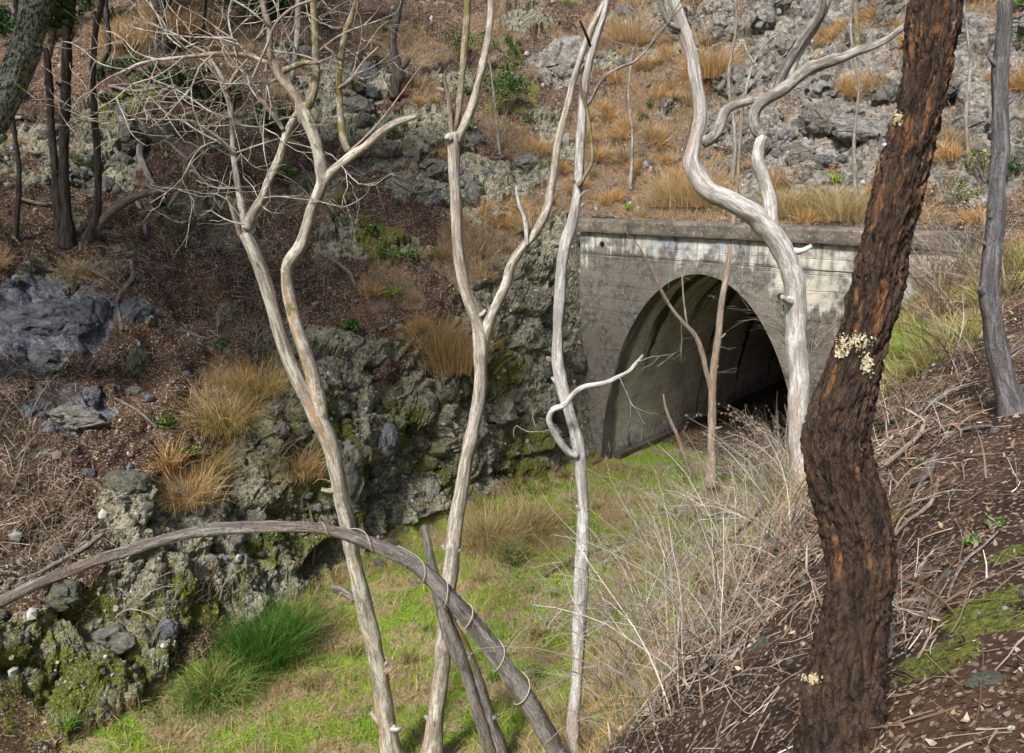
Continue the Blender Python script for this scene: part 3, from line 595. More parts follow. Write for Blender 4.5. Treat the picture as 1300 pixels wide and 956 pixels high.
# ------------------------------------------------------------------ tubes for trunks and branches
def crom(pts, rad, step):
    pts = np.asarray(pts, float); rad = np.asarray(rad, float); Pp = np.vstack([2 * pts[0] - pts[1], pts, 2 * pts[-1] - pts[-2]])
    out = []; ro = []
    for i in range(len(pts) - 1):
        p0, p1, p2, p3 = Pp[i:i + 4]; L = np.linalg.norm(p2 - p1); m = max(2, int(L / step))
        for j in range(m):
            t = j / m; out.append(.5 * (2 * p1 + (p2 - p0) * t + (2 * p0 - 5 * p1 + 4 * p2 - p3) * t * t + (3 * p1 - p0 - 3 * p2 + p3) * t ** 3)); ro.append(rad[i] * (1 - t) + rad[i + 1] * t)
    out.append(pts[-1]); ro.append(rad[-1]); return np.array(out), np.array(ro)
def tube(pts, rad, seg_=16, step=None, amp=.05, rough='smooth', seed=0, tip=.5):
    step = step or max(.02, float(np.mean(rad)) * .45); C, R = crom(pts, rad, step); n = len(C)
    T = np.gradient(C, axis=0); T = unit(T); Ln = np.concatenate([[0], np.cumsum(np.linalg.norm(np.diff(C, axis=0), axis=1))])
    # small lumpiness of the axis and of the girth
    q = np.stack([Ln * 2.2, np.full(n, seed * 3.7), np.zeros(n)], 1)
    C = C + np.stack([fbm(q + s, 2, seed + s) for s in (1, 2, 3)], 1) * R[:, None] * (.05 if rough == 'iron' else .17)
    R = R * (1 + (.05 if rough == 'iron' else .11) * fbm(q * 2.4, 3, seed + 5))
    u0 = unit(np.cross(T[0], [0.31, .9, .2])); U = [u0]
    for i in range(1, n): v = U[-1] - T[i] * (U[-1] @ T[i]); U.append(v / np.linalg.norm(v))
    U = np.array(U); W = np.cross(T, U); th = np.linspace(0, 2 * np.pi, seg_, endpoint=False)
    rr = float(R.max()); bk = np.stack([np.broadcast_to(np.cos(th) * rr, (n, seg_)), np.broadcast_to(np.sin(th) * rr, (n, seg_)), np.broadcast_to(Ln[:, None], (n, seg_))], 2).reshape(-1, 3)
    bk = bk + np.array([0, 0, 0.0 if rough == "iron" else seed * 1.37])
    if rough == 'iron':
        s = bk * np.array([1, 1, .30]); w = s + .05 * np.stack([fbm(bk * 8, 2, k) for k in (1, 2, 3)], 1)
        rg = 1 - np.abs(fbm(w * 26, 4, seed + 7, .6)) * 3.4; f1_, f2_, id_, _ = worley(w * np.array([26, 26, 34]), seed); g = -.013 * np.clip(rg, 0, 1) + .010 * (id_ - .5) + .011 * fbm(bk * np.array([60, 60, 40]), 4, seed + 8, .65) + .016 * fbm(bk * np.array([6, 6, 2.5]), 2, seed + 9)
        disp = g.reshape(n, seg_)
    else:
        s = bk * np.array([1, 1, .25]); disp = (amp * 1.3 * fbm(s * (1.1 / rr) + seed, 3, seed + 7) * rr * 1.6 + 1.0 * amp * rr * fbm(s * np.array([1, 1, .5]) * (5 / rr), 3, seed + 8)).reshape(n, seg_)
    ring = R[:, None] + disp; V = C[:, None] + (U[:, None] * np.cos(th)[None, :, None] + W[:, None] * np.sin(th)[None, :, None]) * ring[:, :, None]
    V = V.reshape(-1, 3); i = np.arange(n - 1)[:, None] * seg_; j = np.arange(seg_)[None]; j2 = (j + 1) % seg_
    Fq = np.stack([i + j, i + j2, i + seg_ + j2, i + seg_ + j], 2).reshape(-1, 4)
    # caps as collapsed rings
    capA = len(V); V = np.vstack([V, C[:1] - T[:1] * R[0] * .3, C[-1:] + T[-1:] * R[-1] * tip]); bk = np.vstack([bk, bk[:1], bk[-1:]])
    e1 = np.stack([np.full(seg_, capA), j2[0], j[0], j[0]], 1); lo = (n - 1) * seg_; e2 = np.stack([np.full(seg_, capA + 1), lo + j[0], lo + j2[0], lo + j2[0]], 1)
    return V, Fq, bk, e1[:, :3], e2[:, :3]
def tube_mesh(name, tubes, mat):
    """tubes: list of tube() results -> one mesh"""
    Vs = []; fs = []; ts = []; B = []; o = 0
    for V, Fq, bk, e1, e2 in tubes:
        Vs.append(V); B.append(bk); fs.append(Fq + o); ts.append(np.concatenate([e1, e2]) + o); o += len(V)
    V = np.concatenate(Vs); Fq = np.concatenate(fs); T3 = np.concatenate(ts); B = np.concatenate(B)
    me = bpy.data.meshes.new(name); nl = Fq.size + T3.size
    me.vertices.add(len(V)); me.vertices.foreach_set('co', V.astype(np.float32).ravel()); me.loops.add(nl)
    me.loops.foreach_set('vertex_index', np.concatenate([Fq.ravel(), T3.ravel()]).astype(np.int32)); me.polygons.add(len(Fq) + len(T3))
    ls = np.concatenate([np.arange(len(Fq)) * 4, Fq.size + np.arange(len(T3)) * 3]).astype(np.int32)
    me.polygons.foreach_set('loop_start', ls); me.polygons.foreach_set('loop_total', np.concatenate([np.full(len(Fq), 4), np.full(len(T3), 3)]).astype(np.int32))
    me.polygons.foreach_set('use_smooth', np.ones(len(Fq) + len(T3), dtype=bool)); me.materials.append(mat)
    at_ = me.attributes.new('v_bark', 'FLOAT_VECTOR', 'POINT'); at_.data.foreach_set('vector', B.astype(np.float32).ravel())
    me.update(calc_edges=True); return me
SEED = [10]; RS = [.95]
def nodes3(nodes, Y0, dY=(0, 0)):
    """photo points (x, y, radius px[, extra depth]) at depth Y0 with a drift of dY along them -> 3-D points and radii"""
    pts = []; rr = []; m = len(nodes)
    for i, nd in enumerate(nodes):
        Y = Y0 + dY[0] + (dY[1] - dY[0]) * i / max(1, m - 1) + (nd[3] if len(nd) > 3 else 0)
        p = at(nd[0], nd[1], Y); dep = p[1] * CP - (p[2] - CH) * SP; pts.append(p); rr.append(nd[2] * dep / F * RS[0])
    return pts, rr
def twig_tubes(start, dirv, L, r, n_child=3, depth=2, spread=.8, out=None, up=.0):
    out = [] if out is None else out
    d = dirv / np.linalg.norm(dirv); pts = [start]; m = 5; kink = .22
    for i in range(m):
        d = d + RNG.normal(0, kink, 3) + np.array([0, 0, up]); d /= np.linalg.norm(d); pts.append(pts[-1] + d * L / m)
    rad = np.linspace(r, r * .45, m + 1) * 1.5; SEED[0] += 1
    out.append(tube(pts, rad, 5, max(.03, L / 12), .02, seed=SEED[0] % 50))
    if depth > 0:
        for c in range(n_child):
            i = random.randint(1, m); nd = d * .5 + RNG.normal(0, spread, 3); nd /= np.linalg.norm(nd)
            twig_tubes(pts[i], nd, L * random.uniform(.4, .75), r * .55, max(1, n_child - 1), depth - 1, spread, out, up)
    return out
def tree(name, label, cat, trunk, branches, mat, bmat=None, root=None, rough='smooth', segn=18, step=None, group=None, twigs=(), flare=1.25, kind_twig=None, sink=.25, amp=.05, dY=(0, 0)):
    """trunk: photo points from the foot up. branches: list of (points, material key or None, (dY0, dY1))"""
    foot = hit(*(root or trunk[0][:2]))
    Y0 = foot[1]; pts, rr = nodes3(trunk, Y0, dY); pts[0] = foot.copy() if root is None else pts[0]
    o = empty(name, foot); tag(o, label, cat, group); base = np.array(foot)
    rr = list(rr); rr[0] *= flare
    dn = unit(np.array(pts[0]) - np.array(pts[1])); pts = [np.array(pts[0]) + dn * sink] + pts; rr = [rr[0] * 1.12] + rr
    SEED[0] += 1
    me = tube_mesh('trunk', [tube([np.array(q) - base for q in pts], rr, segn, step, amp, rough, SEED[0] % 50)], M[mat]); mobj('trunk', me, o)
    if rough == 'smooth' and len(pts) > 6:
        for k_ in range(min(5, len(pts) // 3)):
            i_ = random.randint(2, len(pts) - 3); st_ = np.array(pts[i_]) - base; dr_ = unit(np.array([random.choice((-1, 1)) * 1.0, random.uniform(-.9, .2), random.uniform(-.1, .9)])); l_ = rr[i_] * random.uniform(1.35, 2.6); SEED[0] += 1
            mobj('branch', tube_mesh('branch', [tube([st_, st_ + dr_ * l_ * .6, st_ + dr_ * l_ + np.array([0, 0, .2 * l_])], [rr[i_] * .55, rr[i_] * .34, rr[i_] * .2], 9, rr[i_] * .25, .12, seed=SEED[0] % 50, tip=.1)], M[mat]), o)
    for nd, bm_, dy in branches:
        bp, br = nodes3(nd, Y0, dy); SEED[0] += 1
        me = tube_mesh('branch', [tube([np.array(q) - base for q in bp], br, 12, None, amp, seed=SEED[0] % 50)], M[bm_ or bmat or mat]); mobj('branch', me, o)
    if twigs:
        L_ = []
        for (px, py, dy, dx, dz, ln, r, nc, dp) in twigs:
            st = at(px, py, Y0 + dy) - base; L_ += twig_tubes(st, np.array([dx, RNG.normal(0, .3), dz]), ln, r, nc, dp)
        mobj('twigs', tube_mesh('twigs', L_, M[kind_twig or bmat or mat]), o)
    return o, base, Y0
def P2(s):
    return [tuple(float(v) for v in q.split(',')) for q in s.split()]

# ------------------------------------------------------------------ the portal
port = empty('tunnel_portal', (OX, OY, 0), -YAW)
tag(port, 'old stained concrete tunnel portal with arched opening and flat coping in the rock cutting', 'tunnel portal')
ZT = 5.41
def gridmesh(name, X, Y, Z, mat, flip=False):
    r, c = X.shape; V = np.stack([X, Y, Z], 2).reshape(-1, 3); i = np.arange(r - 1)[:, None] * c + np.arange(c - 1)[None]; i = i.ravel()
    Fq = np.stack([i, i + 1, i + c + 1, i + c], 1); Fq = Fq[:, ::-1] if flip else Fq
    return V, Fq
def face_part(a0, a1, na, zl, rows, y=0.0):
    av = np.linspace(a0, a1, na) if not callable(zl) else AW * np.sin(np.linspace(-np.pi / 2, np.pi / 2, na))
    zb = np.array([zl(q) if callable(zl) else zl for q in av]); t = np.linspace(0, 1, rows)[:, None]
    X = np.broadcast_to(av, (rows, na)).copy(); Z = zb[None] * (1 - t) + ZT * t; return gridmesh('', X, np.full_like(X, y), Z, None)
arc = lambda q: AH * math.sqrt(max(0, 1 - (q / AW) ** 2))
Vp = []; Fp = []; o_ = 0
for V, Fq in (face_part(-3.1, -AW, 26, -.5, 160), face_part(0, 0, 150, arc, 90), face_part(AW, 4.72, 52, -.5, 130)):
    Vp.append(V); Fp.append(Fq + o_); o_ += len(V)
V = np.concatenate(Vp); Fq = np.concatenate(Fp)
nz = fbm(V * 1.2, 3, 700) * .012 + fbm(V * 6, 4, 701) * .007 - .012 * (np.abs((V[:, 2] - 4.93)) < .012) - .004 * (np.abs(np.mod(V[:, 2] * 3.4, 1) - .5) < .06)
inn = np.abs(V[:, 0]) <= AW + 1e-6; edge_d = np.where(inn, V[:, 2] - AH * np.sqrt(np.clip(1 - (V[:, 0] / AW) ** 2, 0, 1)), np.abs(V[:, 0]) - AW)
nz = nz * sst(edge_d, 0, .05); V[:, 1] -= nz
# side and rear faces so the wall is a solid slab 0.6 m thick
ex = []
def boxv(x0, x1, y0, y1, z0, z1):
    v = np.array([[x, y, z] for z in (z0, z1) for y in (y0, y1) for x in (x0, x1)], float)
    f = np.array([[0, 1, 5, 4], [1, 3, 7, 5], [3, 2, 6, 7], [2, 0, 4, 6], [4, 5, 7, 6], [0, 2, 3, 1]]); return v, f
for b in (boxv(-3.1, -AW - .02, .015, .6, -.5, ZT - .01), boxv(AW + .02, 4.72, .015, .6, -.5, ZT - .01), boxv(-AW - .02, AW + .02, .03, .6, AH + .03, ZT - .01)):
    V2, F2 = b; Fq = np.concatenate([Fq, F2 + len(V)]); V = np.concatenate([V, V2])
mobj('wall', npmesh('wall', V, Fq, [M['concrete']], smooth=False), port)
# end face at the left edge
# coping: bevelled slab, worn edges
def slab(x0, x1, y0, y1, z0, z1, bev, nx, seed, wear):
    prof = [(y0, z0), (y0, z1 - bev), (y0 + bev * .35, z1 - bev * .35), (y0 + bev, z1), ((y0 + y1) / 2, z1 + .01), (y1, z1), (y1, z0)]
    pr = []
    for i in range(len(prof)):
        p0 = prof[i]; p1 = prof[(i + 1) % len(prof)]; m = max(1, int(math.hypot(p1[0] - p0[0], p1[1] - p0[1]) / .05))
        for j in range(m): pr.append((p0[0] + (p1[0] - p0[0]) * j / m, p0[1] + (p1[1] - p0[1]) * j / m))
    pr = np.array(pr); X = np.linspace(x0, x1, nx); V = np.array([[x, q[0], q[1]] for x in X for q in pr]); m = len(pr)
    V += np.stack([np.zeros(len(V)), fbm(V * 5, 4, seed) * wear, fbm(V * 5 + 9, 4, seed + 1) * wear], 1)
    i = (np.arange(nx - 1) * m)[:, None]; j = np.arange(m)[None]; j2 = (j + 1) % m
    Fq = np.stack([i + j, i + j2, i + m + j2, i + m + j], 2).reshape(-1, 4)[:, ::-1]
    c0, c1 = len(V), len(V) + 1; V = np.vstack([V, V[:m].mean(0), V[-m:].mean(0)]); j = np.arange(m); j2 = (j + 1) % m; lo = (nx - 1) * m
    return V, np.concatenate([Fq, np.stack([np.full(m, c0), j, j2, np.full(m, c0)], 1)[:, :3].repeat(1, 0) @ np.eye(3, dtype=int) if False else np.stack([j, j2, np.full(m, c0), np.full(m, c0)], 1), np.stack([lo + j2, lo + j, np.full(m, c1), np.full(m, c1)], 1)])
def quads_and_tris(V, Fq):
    return V, [tuple(dict.fromkeys(f)) for f in Fq.tolist()]
def pymesh(name, V, Fs, mat, smooth=False):
    me = bpy.data.meshes.new(name); me.from_pydata([tuple(v) for v in V], [], Fs); me.materials.append(mat)
    if smooth: me.shade_smooth()
    return me
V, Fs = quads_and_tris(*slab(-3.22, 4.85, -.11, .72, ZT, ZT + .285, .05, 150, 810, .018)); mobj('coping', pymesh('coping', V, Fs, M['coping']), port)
V, Fs = quads_and_tris(*slab(-2.98, -AW + .04, -.38, .0, -.3, .10, .03, 16, 820, .006)); mobj('footing', pymesh('footing', V, Fs, M['coping']), port)
V, Fs = quads_and_tris(*slab(-2.90, -AW - .05, -.31, -.02, .10, .128, .006, 10, 821, .002)); mobj('drain_cover', pymesh('drain_cover', V, Fs, M['slab']), port)
# vault: half ellipse, 46 m deep, with blind end
th = np.linspace(np.pi, 0, 90); ys = np.concatenate([np.arange(0, 8, .12), np.arange(8, 46.1, 1.0)])
X = np.broadcast_to(AW * np.cos(th), (len(ys), 90)).copy(); Z = np.broadcast_to(AH * np.sin(th), (len(ys), 90)).copy(); Y = np.broadcast_to(ys[:, None], X.shape).copy()
V, Fq = gridmesh('', X, Y, Z, None); w = fbm(V * 1.3, 3, 830) * .010 * sst(V[:, 1], .1, .8); V[:, 0] *= 1 + w; V[:, 2] *= 1 + w
V = np.vstack([V, [[0, 46.0, 1.5]]]); lo = (len(ys) - 1) * 90
Fs = [tuple(f) for f in Fq.tolist()] + [(lo + i, lo + i + 1, len(V) - 1) for i in range(89)] + [(lo + 89, lo, len(V) - 1)]
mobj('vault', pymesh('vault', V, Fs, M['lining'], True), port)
for sx in (-1, 1):
    xa, xb = sorted((sx * (AW - .03), sx * (AW - .20)))
    V, Fs = quads_and_tris(*slab(0.5, 46, -.09, .09, -.1, .13, .02, 120, 840, .008)); V = np.stack([V[:, 1] + (xa + xb) / 2, V[:, 0], V[:, 2]], 1)
    mobj('kerb', pymesh('kerb', V, [f[::-1] for f in Fs], M['coping']), port)
V, Fq, bk, e1, e2 = tube([np.array([-2.47, -.03, 5.17]), np.array([-2.47, .0, 5.17]), np.array([-2.47, .03, 5.17])], [.05, .05, .05], 20, .01, 0.0, seed=3); me = tube_mesh('drain_hole_disc', [(V, Fq, bk, e1, e2)], M['hole']); mobj('drain_hole_disc', me, port)  # solid disc, coloured near black for the shade inside a drain hole
# tunnel floor
Xf, Yf = np.meshgrid(np.linspace(-AW, AW, 40), np.concatenate([np.arange(.25, 8, .1), np.arange(8, 46.1, 1)])); xw = Xf.ravel(); uw = -Yf.ravel()
wx, wy = to_xy(xw, uw); wz = np.interp(xw, [-AW, 1.8, AW], [0, .03, .25]) * sst(uw, -2.5, -.3) + .03 * fbm(np.stack([wx, wy, 0 * wx], 1) * 1.4, 3, 77) * sst(-uw, .3, 1.3)
Vt = np.stack([wx, wy, wz], 1); r_, c_ = Xf.shape; i = (np.arange(r_ - 1)[:, None] * c_ + np.arange(c_ - 1)[None]).ravel(); Fq = np.stack([i, i + 1, i + c_ + 1, i + c_], 1)
gd = sst(uw, -4.5, -.5); tag(mobj('tunnel_floor', npmesh('tunnel_floor', Vt, Fq, [M['ground']], {'m1': np.stack([0 * gd, 0 * gd, .6 * gd], 1), 'm2': np.stack([.85 * gd, 0 * gd, 0 * gd], 1)})), kind='structure')
k = 9000; pa = RNG.uniform(-2.1, 2.3, k); pu = -RNG.exponential(1.4, k).clip(0, 6); wx, wy = to_xy(pa, pu)
wz = np.interp(pa, [-AW, 1.8, AW], [0, .03, .25]) * sst(pu, -2.5, -.3)
V, Fq, C = blades(np.stack([wx, wy, wz], 1), np.tile([0, 0, 1.], (k, 1)), RNG.uniform(.03, .08, k), .006, pal(GRN, k), .7, .7, 2)
stuff('grass_in_tunnel', V, Fq, C, M['blade'], 'short green grass running into the tunnel mouth', 'grass')

# ------------------------------------------------------------------ trees
RS[0] = .78
TC, bC, YC = tree('dead_tree', 'pale twin stemmed tree with crooked mossy upper limbs and a wide spray of bare twigs', 'tree',
  P2('500,975,16 492,920,15 480,850,14 470,800,13.5 458,745,13 446,690,12.5 432,620,12.5 418,562,14 404,530,14.5 385,494,11.5 366,454,11 349,400,10.8 334,350,10.5 322,318,9.5 312,297,9'),
  [(P2('408,535,12 401,492,11.5 391,454,11 378,415,10.5 369,385,10 364,356,10 366,334,9.5 382,310,10 396,264,9 409,232,10 407,210,10 400,176,9.5 386,142,10 382,132,9'), None, (0, 0)),
   (P2('313,290,8 320,274,8 333,252,7.5 342,228,6.5 355,200,6.5 364,169,6 376,147,5.5 386,136,5'), None, (0, .05)),
   (P2('312,298,6 308,270,5.5 303,240,5 296,195,4.5 294,150,4.2 287,115,4 276,88,3.4 262,68,2.6 250,60,1.5'), None, (0, .3)),
   (P2('306,300,4.5 298,276,4 292,258,3 290,250,2.5'), 'brown', (0, -.1)),
   (P2('298,196,3.6 280,178,3.2 262,165,2.8 243,153,2.2'), None, (0, -.3)),
   (P2('290,110,3 300,92,3 311,80,2.4 318,70,1.5'), 'brown', (.1, .2)),
   (P2('360,165,3.2 350,150,3.4 338,135,3 329,127,2.2'), None, (0, -.1)),
   (P2('386,142,8 395,128,7 401,100,6.5 401,68,6.5 400,40,6 398,10,5.5 394,-30,5'), 'mossy', (0, 0)),
   (P2('384,136,8.5 372,118,8 356,98,7 350,84,6.5 343,64,5.5 342,34,5 334,8,4.6 326,-30,4'), 'brown', (0, -.1)),
   (P2('352,92,5 340,82,4.6 315,71,4.4 292,69,4.2 271,69,4 250,71,3.5 233,73,3.2 203,76,2.6 180,80,2.2 162,88,1.9 135,101,1.6 115,116,1.4 101,125,1.2 90,142,.8'), 'cream', (0, -.7)),
   (P2('354,93,4.5 368,86,4.5 385,80,4 403,80,3'), 'mossy', (0, -.2)),
   (P2('368,112,3.5 376,60,4.5 378,20,5 380,-25,4.5'), 'grey', (.1, .3)),
   (P2('409,234,8.5 420,220,8 433,208,7.5 448,196,7.5 464,186,7 478,172,7 491,162,6.5 506,154,6 516,151,5 529,147,4'), 'tan', (0, -.1)),
   (P2('442,192,6 436,176,6.2 432,150,5.5 430,112,5 433,74,5 439,40,5 449,14,4.5 460,-25,4'), 'mossy', (0, .1)),
   (P2('430,112,2.6 446,100,2.4 462,78,2 480,60,1.4'), 'brown', (0, .2)),
   (P2('446,190,2.2 460,178,2 486,150,1.7 510,118,1.4 530,90,1 552,68,.8 578,60,.6'), 'brown', (.0, .5)),
   (P2('320,100,2 338,60,2 350,30,2.2 372,10,2.2 398,0,2'), 'cream', (-.1, -.3)),
   (P2('310,68,1.6 300,52,1.8 280,48,1.6 258,52,1.4 236,60,1'), 'cream', (-.1, -.4))],
  'tan', segn=22, dY=(0, 0), kind_twig='cream',
  twigs=[(300,190,0,-.6,.5,.9,.008,4,2),(294,150,0,-.9,.4,1.0,.007,4,2),(287,115,.1,-.5,.8,.9,.007,4,2),(262,68,.3,-.7,.3,.9,.006,4,2),(243,153,-.3,-.9,.2,.8,.006,4,2),(329,127,-.1,-.5,.6,.8,.006,4,2),(300,72,-.2,-.1,.9,1.1,.008,4,2),(271,69,-.3,-.3,-.6,1.0,.007,4,2),(233,73,-.4,-.5,-.4,.9,.006,4,2),(203,76,-.5,-.6,.6,.8,.005,4,2),(162,88,-.6,-.8,.2,.7,.004,3,2),(338,81,-.1,-.2,-.9,1.0,.007,4,2),(342,34,-.1,-.6,.5,1.1,.007,4,2),(403,80,-.2,.6,.5,.9,.006,4,2),(330,0,-.1,.5,.7,.9,.007,4,2),(350,60,0,.7,.3,1.0,.006,4,2),(315,71,-.2,-.4,.6,.9,.006,4,2),(333,252,0,.7,.1,.9,.005,3,2),(290,255,-.1,-.6,.4,.6,.005,3,2),(372,60,.1,-.3,.8,1.0,.006,4,2),(355,200,.0,.5,.4,.7,.004,3,2),(433,74,0,-.6,.4,.9,.006,4,2),(310,285,-.1,-.9,.2,.5,.005,3,1),(449,14,0,.5,.5,.8,.006,3,2),(230,60,-.4,-.9,.5,.9,.005,4,2),(280,178,-.2,-.6,-.3,.9,.005,4,2),(265,75,-.3,.2,-.9,1.1,.006,4,2),(330,78,-.1,-.6,-.6,1.1,.006,4,2),(356,98,0,-.7,-.5,1.0,.006,4,2),(296,195,.1,.8,.2,.9,.006,4,2),(294,150,.1,.8,.5,1.0,.006,4,2),(376,147,0,-.8,.1,1.0,.006,4,2),(303,240,0,-.8,.1,.7,.005,4,2),(310,60,-.2,-.8,.3,1.1,.006,4,2),(365,180,0,.7,-.5,1.1,.005,4,2),(401,68,0,.7,.5,.9,.006,4,2),(395,20,0,-.7,.3,.9,.006,4,2),(200,78,-.5,-.2,-.9,.8,.005,4,2),(343,64,-.1,.8,.1,.9,.006,4,2),(430,112,0,.6,.6,.9,.005,4,2)])
RS[0] = .69
TD, bD, YD = tree('forked_tree', 'slim cream barked tree forking in a wide Y in front of the mossy rock cliff', 'tree',
  P2('548,975,18 554,915,16 560,860,15 563,820,15.5 568,760,14.5 574,700,14 581,650,13.5 591,590,13 601,545,12.5 609,500,12 610,460,13 609,428,14 603,402,11.5 592,372,10.5 585,340,10 581,300,10 580,260,10 577,220,10 576,185,10.5 577,170,11'),
  [(P2('611,440,11 617,420,11 624,400,10 634,379,9.5 643,359,9 648,338,8.5 660,318,8.5 674,302,8.5 684,288,8 694,268,8 700,240,7.5 705,205,7 711,172,7 719,140,6.5 729,100,6.5 740,66,6.5 753,32,6.5 768,2,6 786,-30,5.5'), 'cream', (0, .1)),
   (P2('574,176,8 582,137,6.5 587,90,6.2 591,45,6.5 594,5,6.2 596,-35,6'), 'mossy', (0, .1)),
   (P2('580,180,9 590,158,8.5 600,132,8 609,97,7 617,62,6.5 622,27,6 623,-5,5.5 625,-40,5'), 'cream', (0, -.1)),
   (P2('574,176,5 572,156,4.5 570,129,4.2 566,108,3.8 563,94,3.2'), 'brown', (0, -.15)),
   (P2('572,178,6 569,172,6.5 566,176,5'), 'cream', (-.06, -.08)),
   (P2('668,312,4 668,292,4 665,275,3.6 660,262,3.4 656,246,3 655,236,2'), 'white', (0, -.1)),
   (P2('664,272,1.6 658,264,1.4 652,260,1'), 'white', (0, -.1))],
  'cream', segn=22)
RS[0] = .70
TE, bE, YE = tree('kinked_tree', 'thin rough white tree with green moss along its upper stem, standing beside the portal corner', 'tree',
  P2('722,975,13 728,915,12 733,860,10 735,800,12.5 737,740,13 739,690,12 741,645,10.5 738,605,10 733,560,11 722,520,11 713,490,11 708,460,10.5 708,420,9.5 710,380,9.5 712,345,9.5 717,312,10 725,288,10 731,262,9.5 735,230,8.5 736,195,8 738,159,8 740,125,7.5 748,84,7 757,51,6.5 767,20,6 776,-30,5.5'),
  [(P2('734,236,5 742,224,4 750,210,3.2 752,192,3.4 749,168,3.4 745,140,3.2 738,118,3.2 736,96,2.8'), 'mossy', (-.05, -.12)),
   (P2('732,578,6.5 722,574,6.5 712,562,6.5 702,545,6 697,532,5.5 702,520,5.5 716,514,5.5 728,500,4.8 742,491,4.5 768,486,4 786,478,3.8 799,471,3.4 809,460,3 816,451,2'), 'white', (-.05, -.45)),
   (P2('744,135,3.4 752,124,3.2 760,108,3 772,94,2.6 790,84,2.3 804,79,2.1 823,61,1.8 846,32,1.5 868,6,1'), 'grey', (0, -.5)),
   (P2('760,108,1.6 764,98,1.5 776,90,1.3 790,88,1'), 'grey', (0, -.2)),
   (P2('750,60,2.5 744,44,2.5 736,26,2'), 'grime', (0, -.15)),
   (P2('731,262,1.4 741,244,1.2 760,238,1'), 'grey', (0, -.1))],
  'white', segn=20, twigs=[(823,61,-.3,.1,.9,.5,.004,3,1),(804,79,-.25,.2,.8,.5,.004,3,1),(786,478,-.4,.4,-.7,.35,.004,3,1),(809,460,-.45,.8,.3,.3,.004,3,1),(699,545,-.2,-.8,-.2,.3,.004,3,1)], kind_twig='grey')
RS[0] = .88
TF_, bF, YF = tree('twisted_tree', 'thick bone white tree with sharply bent trunk and sinuous grey limbs before the portal', 'tree',
  P2('1022,610,16 1017,570,15.5 1015,520,15.5 1014,470,15 1012,420,14.5 1010,380,14.5 1005,345,15 994,318,15.5 978,294,15.5 960,274,15 944,264,14.5 922,251,14.5 903,243,14 888,224,14 878,205,13 881,184,10 888,146,8.8 885,112,8.5 877,68,8.2 867,34,7.5 858,8,7 846,-35,6.5'),
  [(P2('982,296,11 979,278,10 976,250,9.5 969,225,9 962,205,8.5 964,186,8.5 968,172,8'), 'white', (0, 0)),
   (P2('968,174,8 960,163,8 957,150,8 962,136,8.5 974,126,9 995,112,9.5 1019,92,10 1034,84,9.5 1050,79,8.5 1072,72,7 1092,63,6.5 1110,57,5.5 1124,51,5 1136,42,4.6 1149,32,4.4 1172,20,4 1200,12,3.5'), 'grey', (0, -.15)),
   (P2('892,180,8.5 900,177,8.5 909,169,8 916,156,7.5 921,142,7.5 932,134,7 948,129,6.5 964,125,6.5 978,122,6'), 'grey', (0, 0)),
   (P2('986,112,6.5 996,88,6 1009,66,6 1022,46,6 1034,28,6 1042,12,6 1045,-12,6 1040,-40,5'), 'dead', (0, -.1)),
   (P2('1000,104,6 1008,80,5.5 1020,58,5.2 1034,38,5 1045,18,4.6 1054,-4,4.4 1062,-30,4'), 'grey', (0, .15)),
   (P2('1089,66,4 1088,40,3.8 1087,15,3.6 1087,-25,3.4'), 'mossy', (-.05, -.05)),
   (P2('1034,78,9 1040,70,9 1048,70,6'), 'mossy', (-.06, -.04)),
   (P2('868,38,4 850,30,4 840,10,4.4 836,-20,5'), 'grey', (0, -.2))],
  'white', segn=26)
RS[0] = .92
TG, bG, YG = tree('ironbark_tree', 'massive dark brown rough barked trunk leaning right, cream lichen patches on it', 'tree',
  P2('1071,905,55 1073,860,51 1080,800,46 1087,750,42 1088,705,44 1083,660,44 1075,625,43 1066,590,41 1064,560,42 1070,520,40 1080,485,37 1092,445,33 1104,405,32 1114,360,32 1123,317,32 1133,280,33 1145,230,34 1156,190,34 1166,150,34 1177,100,33 1184,50,34 1189,0,35 1194,-50,36'),
  [], 'iron', rough='iron', segn=150, step=.0085, flare=1.1, dY=(0, .15), root=(1080, 930), sink=.4)
RS[0] = .92
TH, bH, YH = tree('slender_tree', 'slender slate grey rough barked tree rising from the twig covered right bank', 'tree',
  P2('1287,522,18 1276,490,15 1266,445,13 1259,405,12 1255,376,12.5 1257,345,12 1261,310,11.5 1264,278,11 1267,230,10.5 1272,190,10.5 1271,135,10 1270,85,9.5 1275,34,9 1278,0,9 1281,-40,8.5'),
  [(P2('1256,378,6 1247,372,5 1243,366,3'), None, (0, -.05))], 'slate', segn=20, dY=(0, 0))
